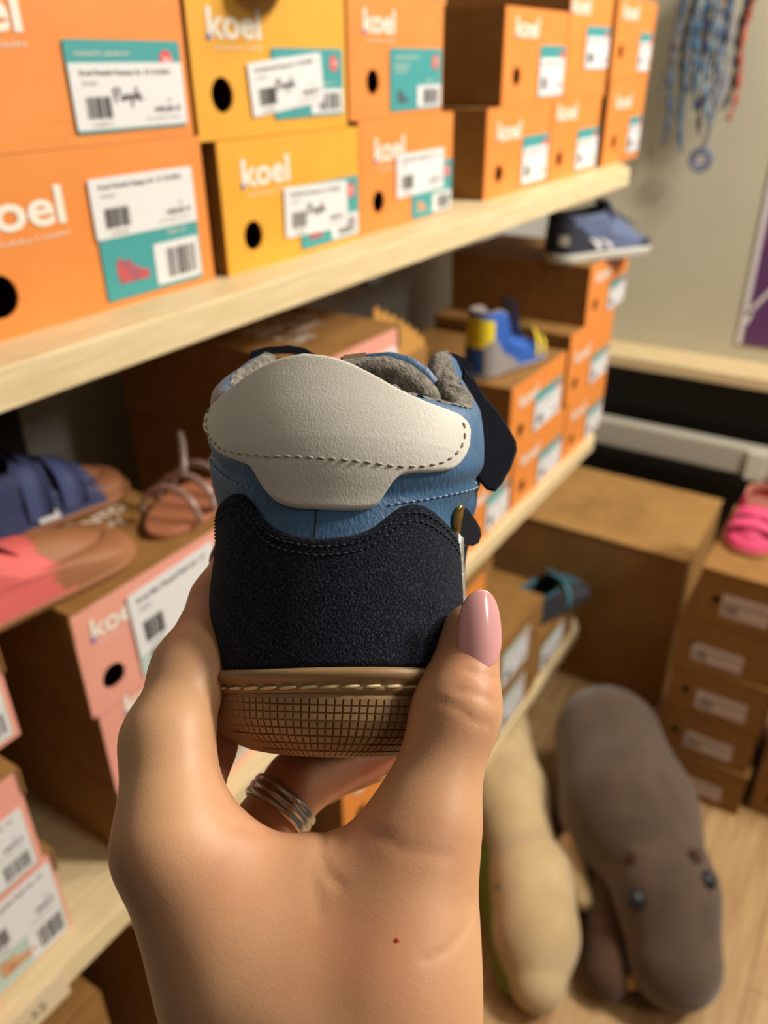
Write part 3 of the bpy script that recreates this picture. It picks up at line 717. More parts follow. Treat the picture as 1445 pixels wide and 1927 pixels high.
def stitches(name, tab, m, parent, off, step=3.2, ln=2.2, r=.32, closed=False, single=False, base=surf, jit=.0, tiltz=0.0):
    tab = np.array(tab, float)
    P = base(tab[:, 0], tab[:, 1], off + 0 * tab[:, 0]); s = np.concatenate([[0], np.cumsum(np.linalg.norm(np.diff(P, axis=0), axis=1))])
    out = []; k = 0; mb = MB(); org = np.array(boot.location)
    while k * step + ln < s[-1]:
        q = np.linspace(k * step, k * step + ln, 5); u = np.interp(q, s, tab[:, 0]); z = np.interp(q, s, tab[:, 1]) + tiltz * np.linspace(-.5, .5, 5)
        pts = base(u, z, off + np.array([-.35, .12, .25, .12, -.35])); pts = boot_world(pts) - org
        rr = np.array([.55, 1, 1, 1, .55]) * r * .001
        if single:
            mb = MB(); mb.tube(pts, rr, 6); out.append(mb.build('stitch', m, parent, smooth=True))
        else: mb.tube(pts, rr, 5)
        k += 1
    if not single: out = tag(mb.build(name, m, parent, smooth=True), kind='stuff')
    return out
def dense(tab, n=300):
    tab = np.array(tab, float); s = np.linspace(0, len(tab) - 1, n)
    return np.stack([np.interp(s, np.arange(len(tab)), tab[:, 0]), np.interp(s, np.arange(len(tab)), tab[:, 1])], 1)
def smooth_tab(tab, us, k=7):
    y = lerp_tab(tab, us); ker = np.hanning(k + 2)[1:-1]; ker /= ker.sum()
    return np.convolve(np.pad(y, k // 2, mode='edge'), ker, 'valid')

# navy suede counter round the heel
us = np.linspace(-.52, .306, 190)
hi = smooth_tab([(-.52, 50), (-.4, 56), (-.3, 61), (-.247, 65.1), (-.2, 68), (-.148, 69), (-.125, 68.6), (-.105, 65), (-.09, 61.5), (-.075, 59.1), (-.047, 56.7), (.002, 55.2), (.045, 56.1), (.075, 58.0), (.098, 61.5), (.12, 65), (.14, 66.2), (.165, 66), (.2, 64.2), (.231, 62.5), (.27, 60), (.29, 57), (.306, 54)], us, 9)
suede = shell('heel_counter', us, 22.4 + .9 * np.sin((us + .02) * 10) * (np.abs(us) < .31), hi, suede_m, .5, 1.1, 40)
st = np.stack([us, hi - 2.4], 1)[8:-8]
stitches('edge_stitching', st, thread_n, suede, 1.75, 2.0, 1.35, .22)
st = np.stack([us, hi - 4.6], 1)[8:-8]
stitches('edge_stitching', st, thread_n, suede, 1.75, 2.0, 1.35, .22)

# white heel patch with its stitched edge
UL, UR = -.216, .207
us = UL + (UR - UL) * (1 - np.cos(np.linspace(0, math.pi, 130))) / 2
ph_ = smooth_tab([(UL, 92.2), (-.2125, 94.2), (-.207, 95.1), (-.2, 95.5), (-.183, 96.5), (-.159, 97.8), (-.132, 99.9), (-.11, 102.1), (-.085, 104.3), (-.062, 105.9), (-.032, 106.8), (.006, 105.4), (.034, 103.2), (.06, 100.2), (.085, 97.0), (.105, 94.9), (.13, 93.4), (.15, 92.7), (.183, 91.8), (.197, 90.6), (.203, 89), (UR, 86.5)], us, 3)
pl_ = smooth_tab([(UL, 91.2), (-.212, 90), (-.205, 88.6), (-.19, 86.6), (-.179, 84.3), (-.159, 80.6), (-.135, 78), (-.118, 76.7), (-.102, 75.4), (-.090, 73.9), (-.084, 71.0), (-.079, 68.5), (-.071, 66.4), (-.06, 64.9), (-.045, 63.8), (-.028, 63.2), (.01, 62.7), (.045, 62.7), (.063, 63.0), (.075, 63.7), (.083, 64.7), (.088, 66.2), (.094, 69.3), (.099, 71.4), (.107, 72.5), (.128, 73.5), (.15, 74.2), (.175, 75.5), (.188, 77.2), (.198, 80.0), (.204, 83.0), (UR, 85.5)], us, 3)
def psurf(u, z, off=0.0):                               # the patch bridges the seam and stands off the collar at its top
    off = off + 1.0 * sm((z - 78) / 22)
    d = z - lerp_tab(SEAM, u)
    return form(BOOT, u, z, off + 1.3 * sm((d + 8) / 13.0))
patch = shell('heel_patch', us, pl_, ph_, white_l, .6, 1.3, 60, base=psurf)
stl = dense([(-.190, 95.2), (-.196, 93.2), (-.193, 90), (-.180, 86.3), (-.165, 83.6), (-.142, 80.2), (-.11, 78.2), (-.066, 76.3), (.003, 75.2), (.053, 74.6), (.090, 74.1), (.11, 74.3), (.134, 75.2), (.158, 76.9), (.175, 79.2), (.186, 82), (.191, 85), (.190, 88.0), (.183, 90.4)])
stitches('patch_stitching', stl, thread_g, patch, 1.92, 3.0, 2.0, .34, base=psurf)
# light blue seam stitching below the collar, dark tick at the heel seam
stc = np.stack([np.linspace(.1, .42, 60), lerp_tab(SEAM, np.linspace(.1, .42, 60)) - 2.2], 1)
stitches('collar_stitching', stc, thread_b, boot, .25, 2.2, 1.5, .26)
stc = np.stack([np.linspace(-.42, -.1, 60), lerp_tab(SEAM, np.linspace(-.42, -.1, 60)) - 2.2], 1)
stitches('collar_stitching', stc, thread_b, boot, .25, 2.2, 1.5, .26)
P = surf(np.full(8, -.004), np.linspace(54, 64, 8), -.15 + np.zeros(8)); mb = MB().tube(boot_world(P) - np.array(boot.location), .00035, 6); mb.build('heel_seam', thread_n, boot, smooth=True)

# gum sole: tread wall, rolled rim with cream stitches, tread blocks
def sole_s(u, z, off=0.0): return form(BOOT, u, z, off)
uz = np.linspace(-1, 1, 200); zr = np.array([0, .3, .8, 1.6, 3, 5, 7.5, 10, 12.5, 14.5, 15.6, 16.2, 16.6])
offs = np.array([-2.5, -1, -.3, 0, 0, 0, 0, 0, 0, 0, .1, -.2, -.9])
P = np.stack([sole_s(uz, np.full(200, z), o) for z, o in zip(zr, offs)], 1)
F = gridF(200, len(zr)); base = [i * len(zr) for i in range(200)]
sole = bobj('outsole', P, F + [tuple(base)], rubber_m)
wz = np.array([16.0, 16.5, 17.0, 17.6, 18.2, 18.8, 19.6, 20.6, 21.5, 22.2, 22.5, 22.3, 21.0]); wo = np.array([-1.2, .5, .9, .8, .4, 1.1, 2.2, 2.9, 2.8, 2.2, 1.2, .2, -1.5])
P = np.stack([sole_s(uz, z + .0 * uz + .9 * np.sin((uz + .02) * 10) * (np.abs(uz) < .31) * ((z - 15) / 7 > .2), o) for z, o in zip(wz, wo)], 1)
welt = bobj('welt', P, gridF(200, len(wz)), rubber_m)
ut = np.linspace(-.42, .42, 200)
stitches('stitch', np.stack([ut, 17.7 + .9 * np.sin((ut + .02) * 10) * (np.abs(ut) < .31)], 1), thread_w, welt, 1.0, 5.4, 4.5, .42, single=True, base=sole_s, tiltz=.35)
# tread blocks
ublk = [-.160]
while ublk[-1] < .245:
    ublk.append(ublk[-1] + .0112)
zb = [.5, 2.2, 4.1, 6.0, 7.9, 9.8, 11.7, 13.6, 15.5]
# the tread field is smooth towards the left side, as worn
src = []
for i in range(len(ublk) - 1):
    for j in range(len(zb) - 1):
        gu = .0008; gz = .13
        a, b = ublk[i] + gu, ublk[i + 1] - gu; c, d = zb[j] + gz, zb[j + 1] - gz
        top = 15.4 + .9 * math.sin((a + .02) * 10) * .8
        if d > top: d = top
        if d - c < .6: continue
        hgt = .42 * min(1, .12 + i / 9)
        uu = np.array([a, (a + b) / 2, b]); inn = .0006
        A = [sole_s(np.array([a, (a + b) / 2, b, b, (a + b) / 2, a]), np.array([c, c, c, d, d, d]), -.1)]
        cc = .12
        B = [sole_s(np.array([a + inn, (a + b) / 2, b - inn, b - inn, (a + b) / 2, a + inn]), np.array([c + cc, c + cc, c + cc, d - cc, d - cc, d - cc]), hgt)]
        P = np.concatenate([A[0], B[0]]); F = [(k, (k + 1) % 6, 6 + (k + 1) % 6, 6 + k) for k in range(6)] + [(6, 7, 10, 11), (7, 8, 9, 10)]
        bobj('tread_block', P, F, rubber_m, sole, smooth=False)
# darker groove field behind the blocks
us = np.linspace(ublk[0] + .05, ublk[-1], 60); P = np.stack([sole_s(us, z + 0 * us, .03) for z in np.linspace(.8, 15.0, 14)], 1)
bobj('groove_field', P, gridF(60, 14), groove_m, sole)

# silver strip, brass tag, straps, tongue
us = np.linspace(.300, .372, 14)
shell('silver_strip', us, np.full(14, 21.), np.full(14, 63.) - (us - .30) * 60, silver_l, 1.0, 1.5, 30, base=surf)
us = np.linspace(.240, .276, 16); cz = 65.0 - (us - .258) * 90; hh_ = 3.4 * np.sqrt(np.clip(1 - ((us - .258) / .0185) ** 2, 0.02, 1))
shell('brass_tag', us, cz - hh_, cz + hh_, gold_m, 1.3, .5, 10, base=surf)
us = np.linspace(.376, .66, 40)
shell('side_panel', us, np.full(40, 20.), 58 - (us - .376) * 40, suede_m, .6, 1.1, 20, base=surf)
us = np.linspace(-.75, -.52, 40)
shell('side_panel', us, np.full(40, 20.), 46 + (us + .75) * 20, suede_m, .6, 1.1, 20, base=surf)

def strap(z0, z1, name='strap'):
    """band over the instep from the left side to the right side"""
    n = 40; k = 10; rows = []
    for i in range(n):
        t = i / (n - 1)
        u = -.55 - .45 * min(1, t * 2) if t <= .5 else 1 - .45 * (t - .5) * 2
        zc = z0 + (z1 - z0) * t
        for j in range(k):
            w = (j / (k - 1) - .5) * 21
            rows.append((u, zc + w))
    R = np.array(rows); A = form(BOOT, R[:, 0], R[:, 1], 3.4); B = form(BOOT, R[:, 0], R[:, 1], 1.2)
    F = gridF(n, k) + [tuple(x + n * k for x in q[::-1]) for q in gridF(n, k)]
    per = [i * k for i in range(n)] + [(n - 1) * k + j for j in range(1, k)] + [i * k + k - 1 for i in range(n - 2, -1, -1)] + [j for j in range(k - 2, 0, -1)]
    F += [(per[q], per[q] + n * k, per[(q + 1) % len(per)] + n * k, per[(q + 1) % len(per)]) for q in range(len(per))]
    return bobj(name, np.concatenate([A, B]), F, strap_m)
s1 = strap(104, 98); s2 = strap(68, 50)
def flap(pts, d0, d1, th, parent):
    """free strap end: outline in the held frame, swings from depth d0 at its root to d1 at its tip"""
    pts = np.array(pts, float); x0, x1 = pts[:, 0].min(), pts[:, 0].max()
    dd = d0 + (d1 - d0) * (pts[:, 0] - x0) / (x1 - x0)
    A = np.array([at(p[0], p[1], d) for p, d in zip(pts, dd)]); c = A.mean(0)
    n = len(pts); B = A + [0, 0, th]; Ai = c + (A - c) * .94 - [0, 0, .0006]; Bi = c + (B - c) * .94 + [0, 0, .0006]
    V = held(np.concatenate([Ai, A, B, Bi])) - np.array(boot.location)
    F = [tuple(range(n))] + [tuple(range(3 * n, 4 * n))[::-1]]
    for r in range(3): F += [(r * n + i, r * n + (i + 1) % n, (r + 1) * n + (i + 1) % n, (r + 1) * n + i) for i in range(n)]
    return obj('strap_end', V, F, strap_m, parent, False)
flap([(872, 690), (894, 716), (912, 745), (938, 775), (958, 806), (971, 830), (973, 848), (962, 880), (945, 910), (932, 925), (918, 922), (906, 908), (895, 893), (893, 906), (878, 926), (862, 920), (860, 800)], .252, .262, .003, s1)
flap([(866, 940), (880, 958), (895, 978), (904, 994), (906, 1008), (901, 1022), (890, 1028), (876, 1026), (864, 1020)], .246, .254, .003, s2)
flap([(845, 662), (862, 668), (876, 676), (888, 684), (889, 694), (882, 712), (868, 706), (850, 690)], .262, .266, .003, s1)
flap([(468, 672), (474, 660), (500, 653), (545, 650), (575, 655), (592, 666), (575, 668), (545, 664), (505, 664), (486, 670), (478, 686)], .266, .272, .0015, s1)

# tongue: padded fleece sheet edged in blue leather
def tongue(name, top, drop, d0, th, m, bend=.004, parent=None):
    top = np.array(top, float); n = 36; k = 14
    s = np.linspace(0, len(top) - 1, n); tx = np.interp(s, np.arange(len(top)), top[:, 0]); ty = np.interp(s, np.arange(len(top)), top[:, 1])
    rows = []; rb = []
    for i in range(n):
        for j in range(k):
            w = j / (k - 1)
            e = math.sin(math.pi * min(1, i / (n - 1) * 1.0)) ** .5
            a = at(tx[i] * (1 - w) + (tx[i] * .7 + 640 * .3) * w, ty[i] + drop * w, d0 + bend * (1 - e) + .006 * w)
            th_ = th * (min(1, w * 6 + .15)) * (.4 + .6 * e)
            rows.append(a - [0, 0, th_ * .5]); rb.append(a + [0, 0, th_ * .5])
    V = held(np.array(rows + rb)) - np.array(boot.location); nk = n * k
    F = gridF(n, k) + [tuple(x + nk for x in q[::-1]) for q in gridF(n, k)]
    per = [i * k for i in range(n)] + [(n - 1) * k + j for j in range(1, k)] + [i * k + k - 1 for i in range(n - 2, -1, -1)] + [j for j in range(k - 2, 0, -1)]
    F += [(per[q], per[q] + nk, per[(q + 1) % len(per)] + nk, per[(q + 1) % len(per)]) for q in range(len(per))]
    return obj(name, V, F, m, parent or boot, True)
tg = tongue('tongue', [(610, 690), (640, 678), (690, 672), (730, 670), (770, 684), (800, 706), (822, 730), (832, 752)], 150, .240, .007, fleece_m)
tongue('tongue_facing', [(640, 672), (690, 666), (735, 662), (772, 671), (805, 692), (828, 720), (838, 748)], 150, .2465, .0022, blue_l, parent=tg)
tl_ = [at(646, 668, .2445), at(688, 663, .2445), at(690, 690, .2445), at(640, 700, .2445)]
V = np.array(tl_ + [p + [0, 0, .001] for p in tl_]); obj('tongue_label', held(V) - np.array(boot.location), [(0, 1, 2, 3), (7, 6, 5, 4), (0, 4, 5, 1), (1, 5, 6, 2), (2, 6, 7, 3), (3, 7, 4, 0)], mat('beige_label', (176, 150, 120), .7), tg)
# ---------------------------------------------------------------- the hand
def skin_material():
    m = mat('skin', (208, 160, 122), .46, spec=.35, sss=.10, coord='Object')
    N = m.node_tree.nodes; Lk = m.node_tree.links; p = N['Principled BSDF']
    tc = N.new('ShaderNodeTexCoord')
    n1 = N.new('ShaderNodeTexNoise'); n1.inputs['Scale'].default_value = 28; n1.inputs['Detail'].default_value = 3
    n2 = N.new('ShaderNodeTexNoise'); n2.inputs['Scale'].default_value = 140; n2.inputs['Detail'].default_value = 4
    r = N.new('ShaderNodeValToRGB'); e = r.color_ramp.elements
    e[0].position = .3; e[0].color = srgb(200, 148, 110); e[1].position = .7; e[1].color = srgb(216, 170, 128)
    Lk.new(tc.outputs['Object'], n1.inputs['Vector']); Lk.new(tc.outputs['Object'], n2.inputs['Vector']); Lk.new(n1.outputs[0], r.inputs[0])
    # redder skin over knuckles, creases and finger pads, from a value stored on the mesh
    at_ = N.new('ShaderNodeAttribute'); at_.attribute_name = 'flush'
    mx = N.new('ShaderNodeMix'); mx.data_type = 'RGBA'; Lk.new(at_.outputs['Fac'], mx.inputs[0]); Lk.new(r.outputs[0], mx.inputs[6]); mx.inputs[7].default_value = srgb(204, 112, 88)
    Lk.new(mx.outputs[2], p.inputs['Base Color'])
    v = N.new('ShaderNodeTexVoronoi'); v.inputs['Scale'].default_value = 1100; v.feature = 'DISTANCE_TO_EDGE'; Lk.new(tc.outputs['Object'], v.inputs['Vector'])
    n3 = N.new('ShaderNodeTexNoise'); n3.inputs['Scale'].default_value = 800; n3.inputs['Detail'].default_value = 5; Lk.new(tc.outputs['Object'], n3.inputs['Vector'])
    ad = N.new('ShaderNodeMath'); ad.operation = 'ADD'; Lk.new(v.outputs['Distance'], ad.inputs[0]); Lk.new(n3.outputs[0], ad.inputs[1])
    b = N.new('ShaderNodeBump'); b.inputs['Strength'].default_value = .07; b.inputs['Distance'].default_value = .0006
    Lk.new(ad.outputs[0], b.inputs['Height']); Lk.new(b.outputs[0], p.inputs['Normal'])
    return m
skin = skin_material()
J = dict(
    itip=at(452, 1046, .251), idip=at(414, 1130, .240), ipip=at(360, 1262, .2185), imid=at(314, 1395, .203), imcp=at(314, 1592, .189), iwr=at(592, 2030, .182),
    mtip=at(520, 1180, .295), mdip=at(455, 1270, .283), mpip=at(380, 1398, .234), mmcp=at(316, 1600, .212), 
    rtip=at(780, 1400, .268), rdip=at(676, 1424, .262), rpip=at(560, 1474, .248), rmcp=at(446, 1622, .234), 
    ptip=at(700, 1440, .285), pdip=at(610, 1470, .282), ppip=at(530, 1500, .275), pmcp=at(450, 1660, .252),
    ttip=at(888, 1192, .2125), tip=at(859, 1335, .205), tmcp=at(794, 1570, .195), tcmc=at(748, 1960, .182),
    wr=at(640, 2200, .182), wr2=at(600, 2200, .20), fa=np.array([-.004, -.27, .15]), fa2=np.array([-.010, -.27, .172]))
def hand_sdf(P):
    def c(a, b, r1, r2): return rcone(P, J[a], J[b], r1, r2)
    idx = smin(c('itip', 'idip', .0072, .0082), c('idip', 'ipip', .0082, .0095), .004); idx = smin(idx, c('ipip', 'imid', .0098, .0104), .006); idx = smin(idx, c('imid', 'imcp', .0104, .0118), .006)
    mid = smin(c('mtip', 'mdip', .0072, .008), c('mdip', 'mpip', .0082, .0092), .004); mid = smin(mid, c('mpip', 'mmcp', .0092, .0115), .005)
    rng = smin(c('rtip', 'rdip', .0068, .0078), c('rdip', 'rpip', .0078, .0095), .003); rng = smin(rng, c('rpip', 'rmcp', .0094, .0100), .004)
    pnk = smin(c('ptip', 'pdip', .0062, .007), c('pdip', 'ppip', .007, .008), .003); pnk = smin(pnk, c('ppip', 'pmcp', .0082, .010), .005)
    tb = smin(c('ttip', 'tip', .0078, .0099), c('tip', 'tmcp', .0099, .0120), .007)
    tb = smin(tb, c('tmcp', 'tcmc', .0126, .0185), .008)
    palm = smin(c('imcp', 'iwr', .0112, .0165), c('iwr', 'wr', .017, .021), .02)
    palm = smin(palm, rcone(P, at(352, 1660, .212), at(600, 2020, .205), .0125, .017), .012)
    palm = smin(palm, rcone(P, at(400, 1680, .232), at(560, 2020, .222), .0115, .016), .012)
    palm = smin(palm, rcone(P, at(460, 1720, .248), at(600, 2040, .235), .0105, .015), .012)
    palm = smin(palm, rcone(P, at(370, 1668, .194), at(720, 1672, .193), .0126, .0122), .012)       # web
    palm = smin(palm, rcone(P, at(334, 1460, .201), at(392, 1615, .193), .0082, .0105), .010)
    palm = smin(palm, rcone(P, at(470, 1850, .188), at(700, 1850, .185), .019, .019), .016)
    palm = smin(palm, rcone(P, at(560, 1800, .215), at(660, 1950, .205), .014, .018), .016)
    d = smin(palm, tb, .012)
    d = smin(d, idx, .006)
    back = smin(smin(mid, rng, .0012), pnk, .0012)
    d = smin(d, back, .0035)
    fore = smin(rcone(P, J['wr'], J['fa'], .0235, .027), rcone(P, J['wr2'], J['fa2'], .022, .027), .02)
    d = smin(d, fore, .025)
    # creases and knuckle swellings
    near = np.abs(d) < .004
    if near.any():
        Q = P[near]; X = 722.5 + FPX * Q[:, 0] / Q[:, 2]; Y = 963.5 - FPX * Q[:, 1] / Q[:, 2]; e = np.zeros(len(Q), np.float32)
        for ax_, ay, bx, by, dm, amp, wd_ in CREASES:
            vx, vy = bx - ax_, by - ay; t = np.clip(((X - ax_) * vx + (Y - ay) * vy) / (vx * vx + vy * vy), 0, 1)
            e = np.maximum(e, amp * np.exp(-(((X - ax_ - t * vx) ** 2 + (Y - ay - t * vy) ** 2) / wd_ ** 2)) * (Q[:, 2] < dm))
        d[near] += e
    return d
CREASES = []
def crease(px, dm, amp=.0005, wd_=9):            # fine skin folds running over the surface
    for (x0, y0), (x1, y1) in zip(px[:-1], px[1:]): CREASES.append((x0, y0, x1, y1, dm, amp, wd_))
crease([(812, 1318), (838, 1322), (866, 1336), (893, 1358), (920, 1366)], .21, .0003, 7)
crease([(860, 1300), (895, 1306), (925, 1320)], .21, .0003, 8)
crease([(880, 1262), (905, 1272), (930, 1276)], .215, .0003, 6)
crease([(612, 1545), (604, 1600), (612, 1640), (640, 1668)], .20, .0003, 11)
crease([(600, 1600), (588, 1650), (600, 1720)], .20, .00018, 11)
crease([(650, 1560), (628, 1600)], .20, .0002, 9)
crease([(430, 1552), (500, 1566), (560, 1568)], .20, .0003, 10)
crease([(885, 1690), (884, 1730), (866, 1762), (840, 1790), (800, 1810)], .19, .0003, 8)
crease([(690, 1560), (760, 1600), (840, 1610)], .19, .0002, 14)
Vh, Fh = nets(hand_sdf, (-.088, -.295, .125), (.040, .002, .305), .00125)
hand = fast_mesh('hand', held(Vh), Fh[:, ::-1], skin)
tag(hand, 'left hand gripping the boot, thumb in front, fingers wrapped behind and beneath', 'hand')
fl_ = np.zeros(len(Vh), np.float32)
for (x, y, d, r, s) in [(868, 1350, .196, .010, .22), (905, 1290, .2, .006, .4), (640, 1520, .255, .016, .75), (580, 1540, .25, .012, .6), (700, 1440, .26, .014, .7), (410, 1430, .235, .012, .35), (470, 1530, .205, .016, .45), (440, 1640, .185, .014, .25), (700, 1760, .17, .022, .22), (330, 1150, .225, .012, .5), (380, 1090, .235, .014, .55), (680, 1600, .18, .012, .25), (880, 1240, .205, .008, .4)]:
    dd = np.linalg.norm(Vh - at(x, y, d), axis=1); fl_ = np.maximum(fl_, s * np.exp(-(dd / r) ** 2))
fl_ = np.maximum(fl_, .95 * (np.linalg.norm(Vh - at(748, 1769, .1685), axis=1) < .0) * 1)
a_ = hand.data.attributes.new('flush', 'FLOAT', 'POINT'); a_.data.foreach_set('value', fl_.astype(np.float32))

# glossy pink nails
nail_m = mat('pink_nail_polish', (240, 176, 176), .22, coat=1.0, spec=.5)
def nail(c, up, side, outv, ln, wd, dome, name='fingernail', skew=0.0, curl=.0):
    c, up, side, outv = [np.array(v, float) for v in (c, up, side, outv)]
    up /= np.linalg.norm(up); outv -= up * (outv @ up); outv /= np.linalg.norm(outv); side = np.cross(up, outv); side /= np.linalg.norm(side)
    n, k = 28, 22; A = []; B = []
    for i in range(n):
        t = -1 + 2 * i / (n - 1)
        w = math.sqrt(max(1e-4, 1 - abs(t) ** (2.6 if t > 0 else 3.2))) * (1 - .10 * t)
        for j in range(k):
            s = (-1 + 2 * j / (k - 1)); x = s * w
            h = dome * (1 - x * x * .95) - curl * (t * t)
            ll = t * ln + skew * x * ln * (.65 - .35 * math.tanh(3 * t))
            pt = c + up * ll + side * x * wd + outv * h
            A.append(pt); B.append(pt - outv * .0009)
    P = np.array(A + B); F = gridF(n, k) + [tuple(x + n * k for x in q[::-1]) for q in gridF(n, k)]
    per = [i * k for i in range(n)] + [(n - 1) * k + j for j in range(1, k)] + [i * k + k - 1 for i in range(n - 2, -1, -1)] + [j for j in range(k - 2, 0, -1)]
    F += [(per[q], per[q] + n * k, per[(q + 1) % len(per)] + n * k, per[(q + 1) % len(per)]) for q in range(len(per))]
    return obj(name, held(P), F, nail_m, hand, True)
nl = nail(at(903, 1185, .2045), [-.04, 1, .15], None or [1, 0, 0], [.22, 0, -1], .0101, .0057, .0026, 'thumbnail', skew=-.16, curl=.0008); nl['label'] = 'glossy pale pink thumbnail'
nail(J['itip'] + [-.006, .002, .0035], J['itip'] - J['idip'], [0, 0, 1], [-1, .2, .5], .0075, .0050, .0016)
nail(J['mtip'] + [-.006, .002, .003], J['mtip'] - J['mdip'], [0, 0, 1], [-1, .1, .4], .0075, .0052, .0016)
nail(J['rtip'] + [.001, -.0045, .004], J['rtip'] - J['rdip'], [0, 0, 1], [0, -1, .6], .0072, .0050, .0016)
nail(J['ptip'] + [.001, -.004, .004], J['ptip'] - J['pdip'], [0, 0, 1], [0, -1, .6], .0062, .0042, .0014)
# tiny red spot on the back of the hand
k_ = np.argmin(np.linalg.norm(Vh / Vh[:, 2:] * [1, -1, 1] - np.array([(748 - 722.5) / FPX, (1769 - 963.5) / FPX, 1]), axis=1) + 50 * (Vh[:, 2] > .185))
sp = Vh[k_]; MB().grid(np.array([[tuple(held(sp + [.0006 * math.cos(a) * r, .0007 * math.sin(a) * r, -.00025 + .0002 * r])) for r in (0.01, .6, 1)] for a in np.linspace(0, 6.283, 12)])).build('red_spot', mat('red_spot', (206, 60, 44), .5), hand, smooth=True)

# ring on the ring finger
ax = J['rpip'] - J['rmcp']; axn_ = ax / np.linalg.norm(ax); c0 = J['rmcp'] + ax * .70
e1 = np.cross(axn_, [0, 0, 1.]); e1 /= np.linalg.norm(e1); e2 = np.cross(axn_, e1)
prof = [(.0096, -.0034), (.0108, -.0034), (.0113, -.0029), (.0114, -.0018), (.0108, -.0012), (.0113, -.0008), (.0115, 0), (.0113, .0008), (.0108, .0012), (.0114, .0018), (.0113, .0029), (.0108, .0034), (.0096, .0034)]
P = np.array([[held(c0 + axn_ * h + (e1 * math.cos(a) + e2 * math.sin(a)) * r) for r, h in prof] for a in np.linspace(0, 2 * math.pi, 65)[:-1]])
rg = MB().grid(P, wrap_u=True, wrap_v=True).build('finger_ring', mat('steel_ring', (205, 200, 194), .28, metal=.9), smooth=True)
tag(rg, 'wide grooved silver ring on a finger beneath the boot', 'ring')
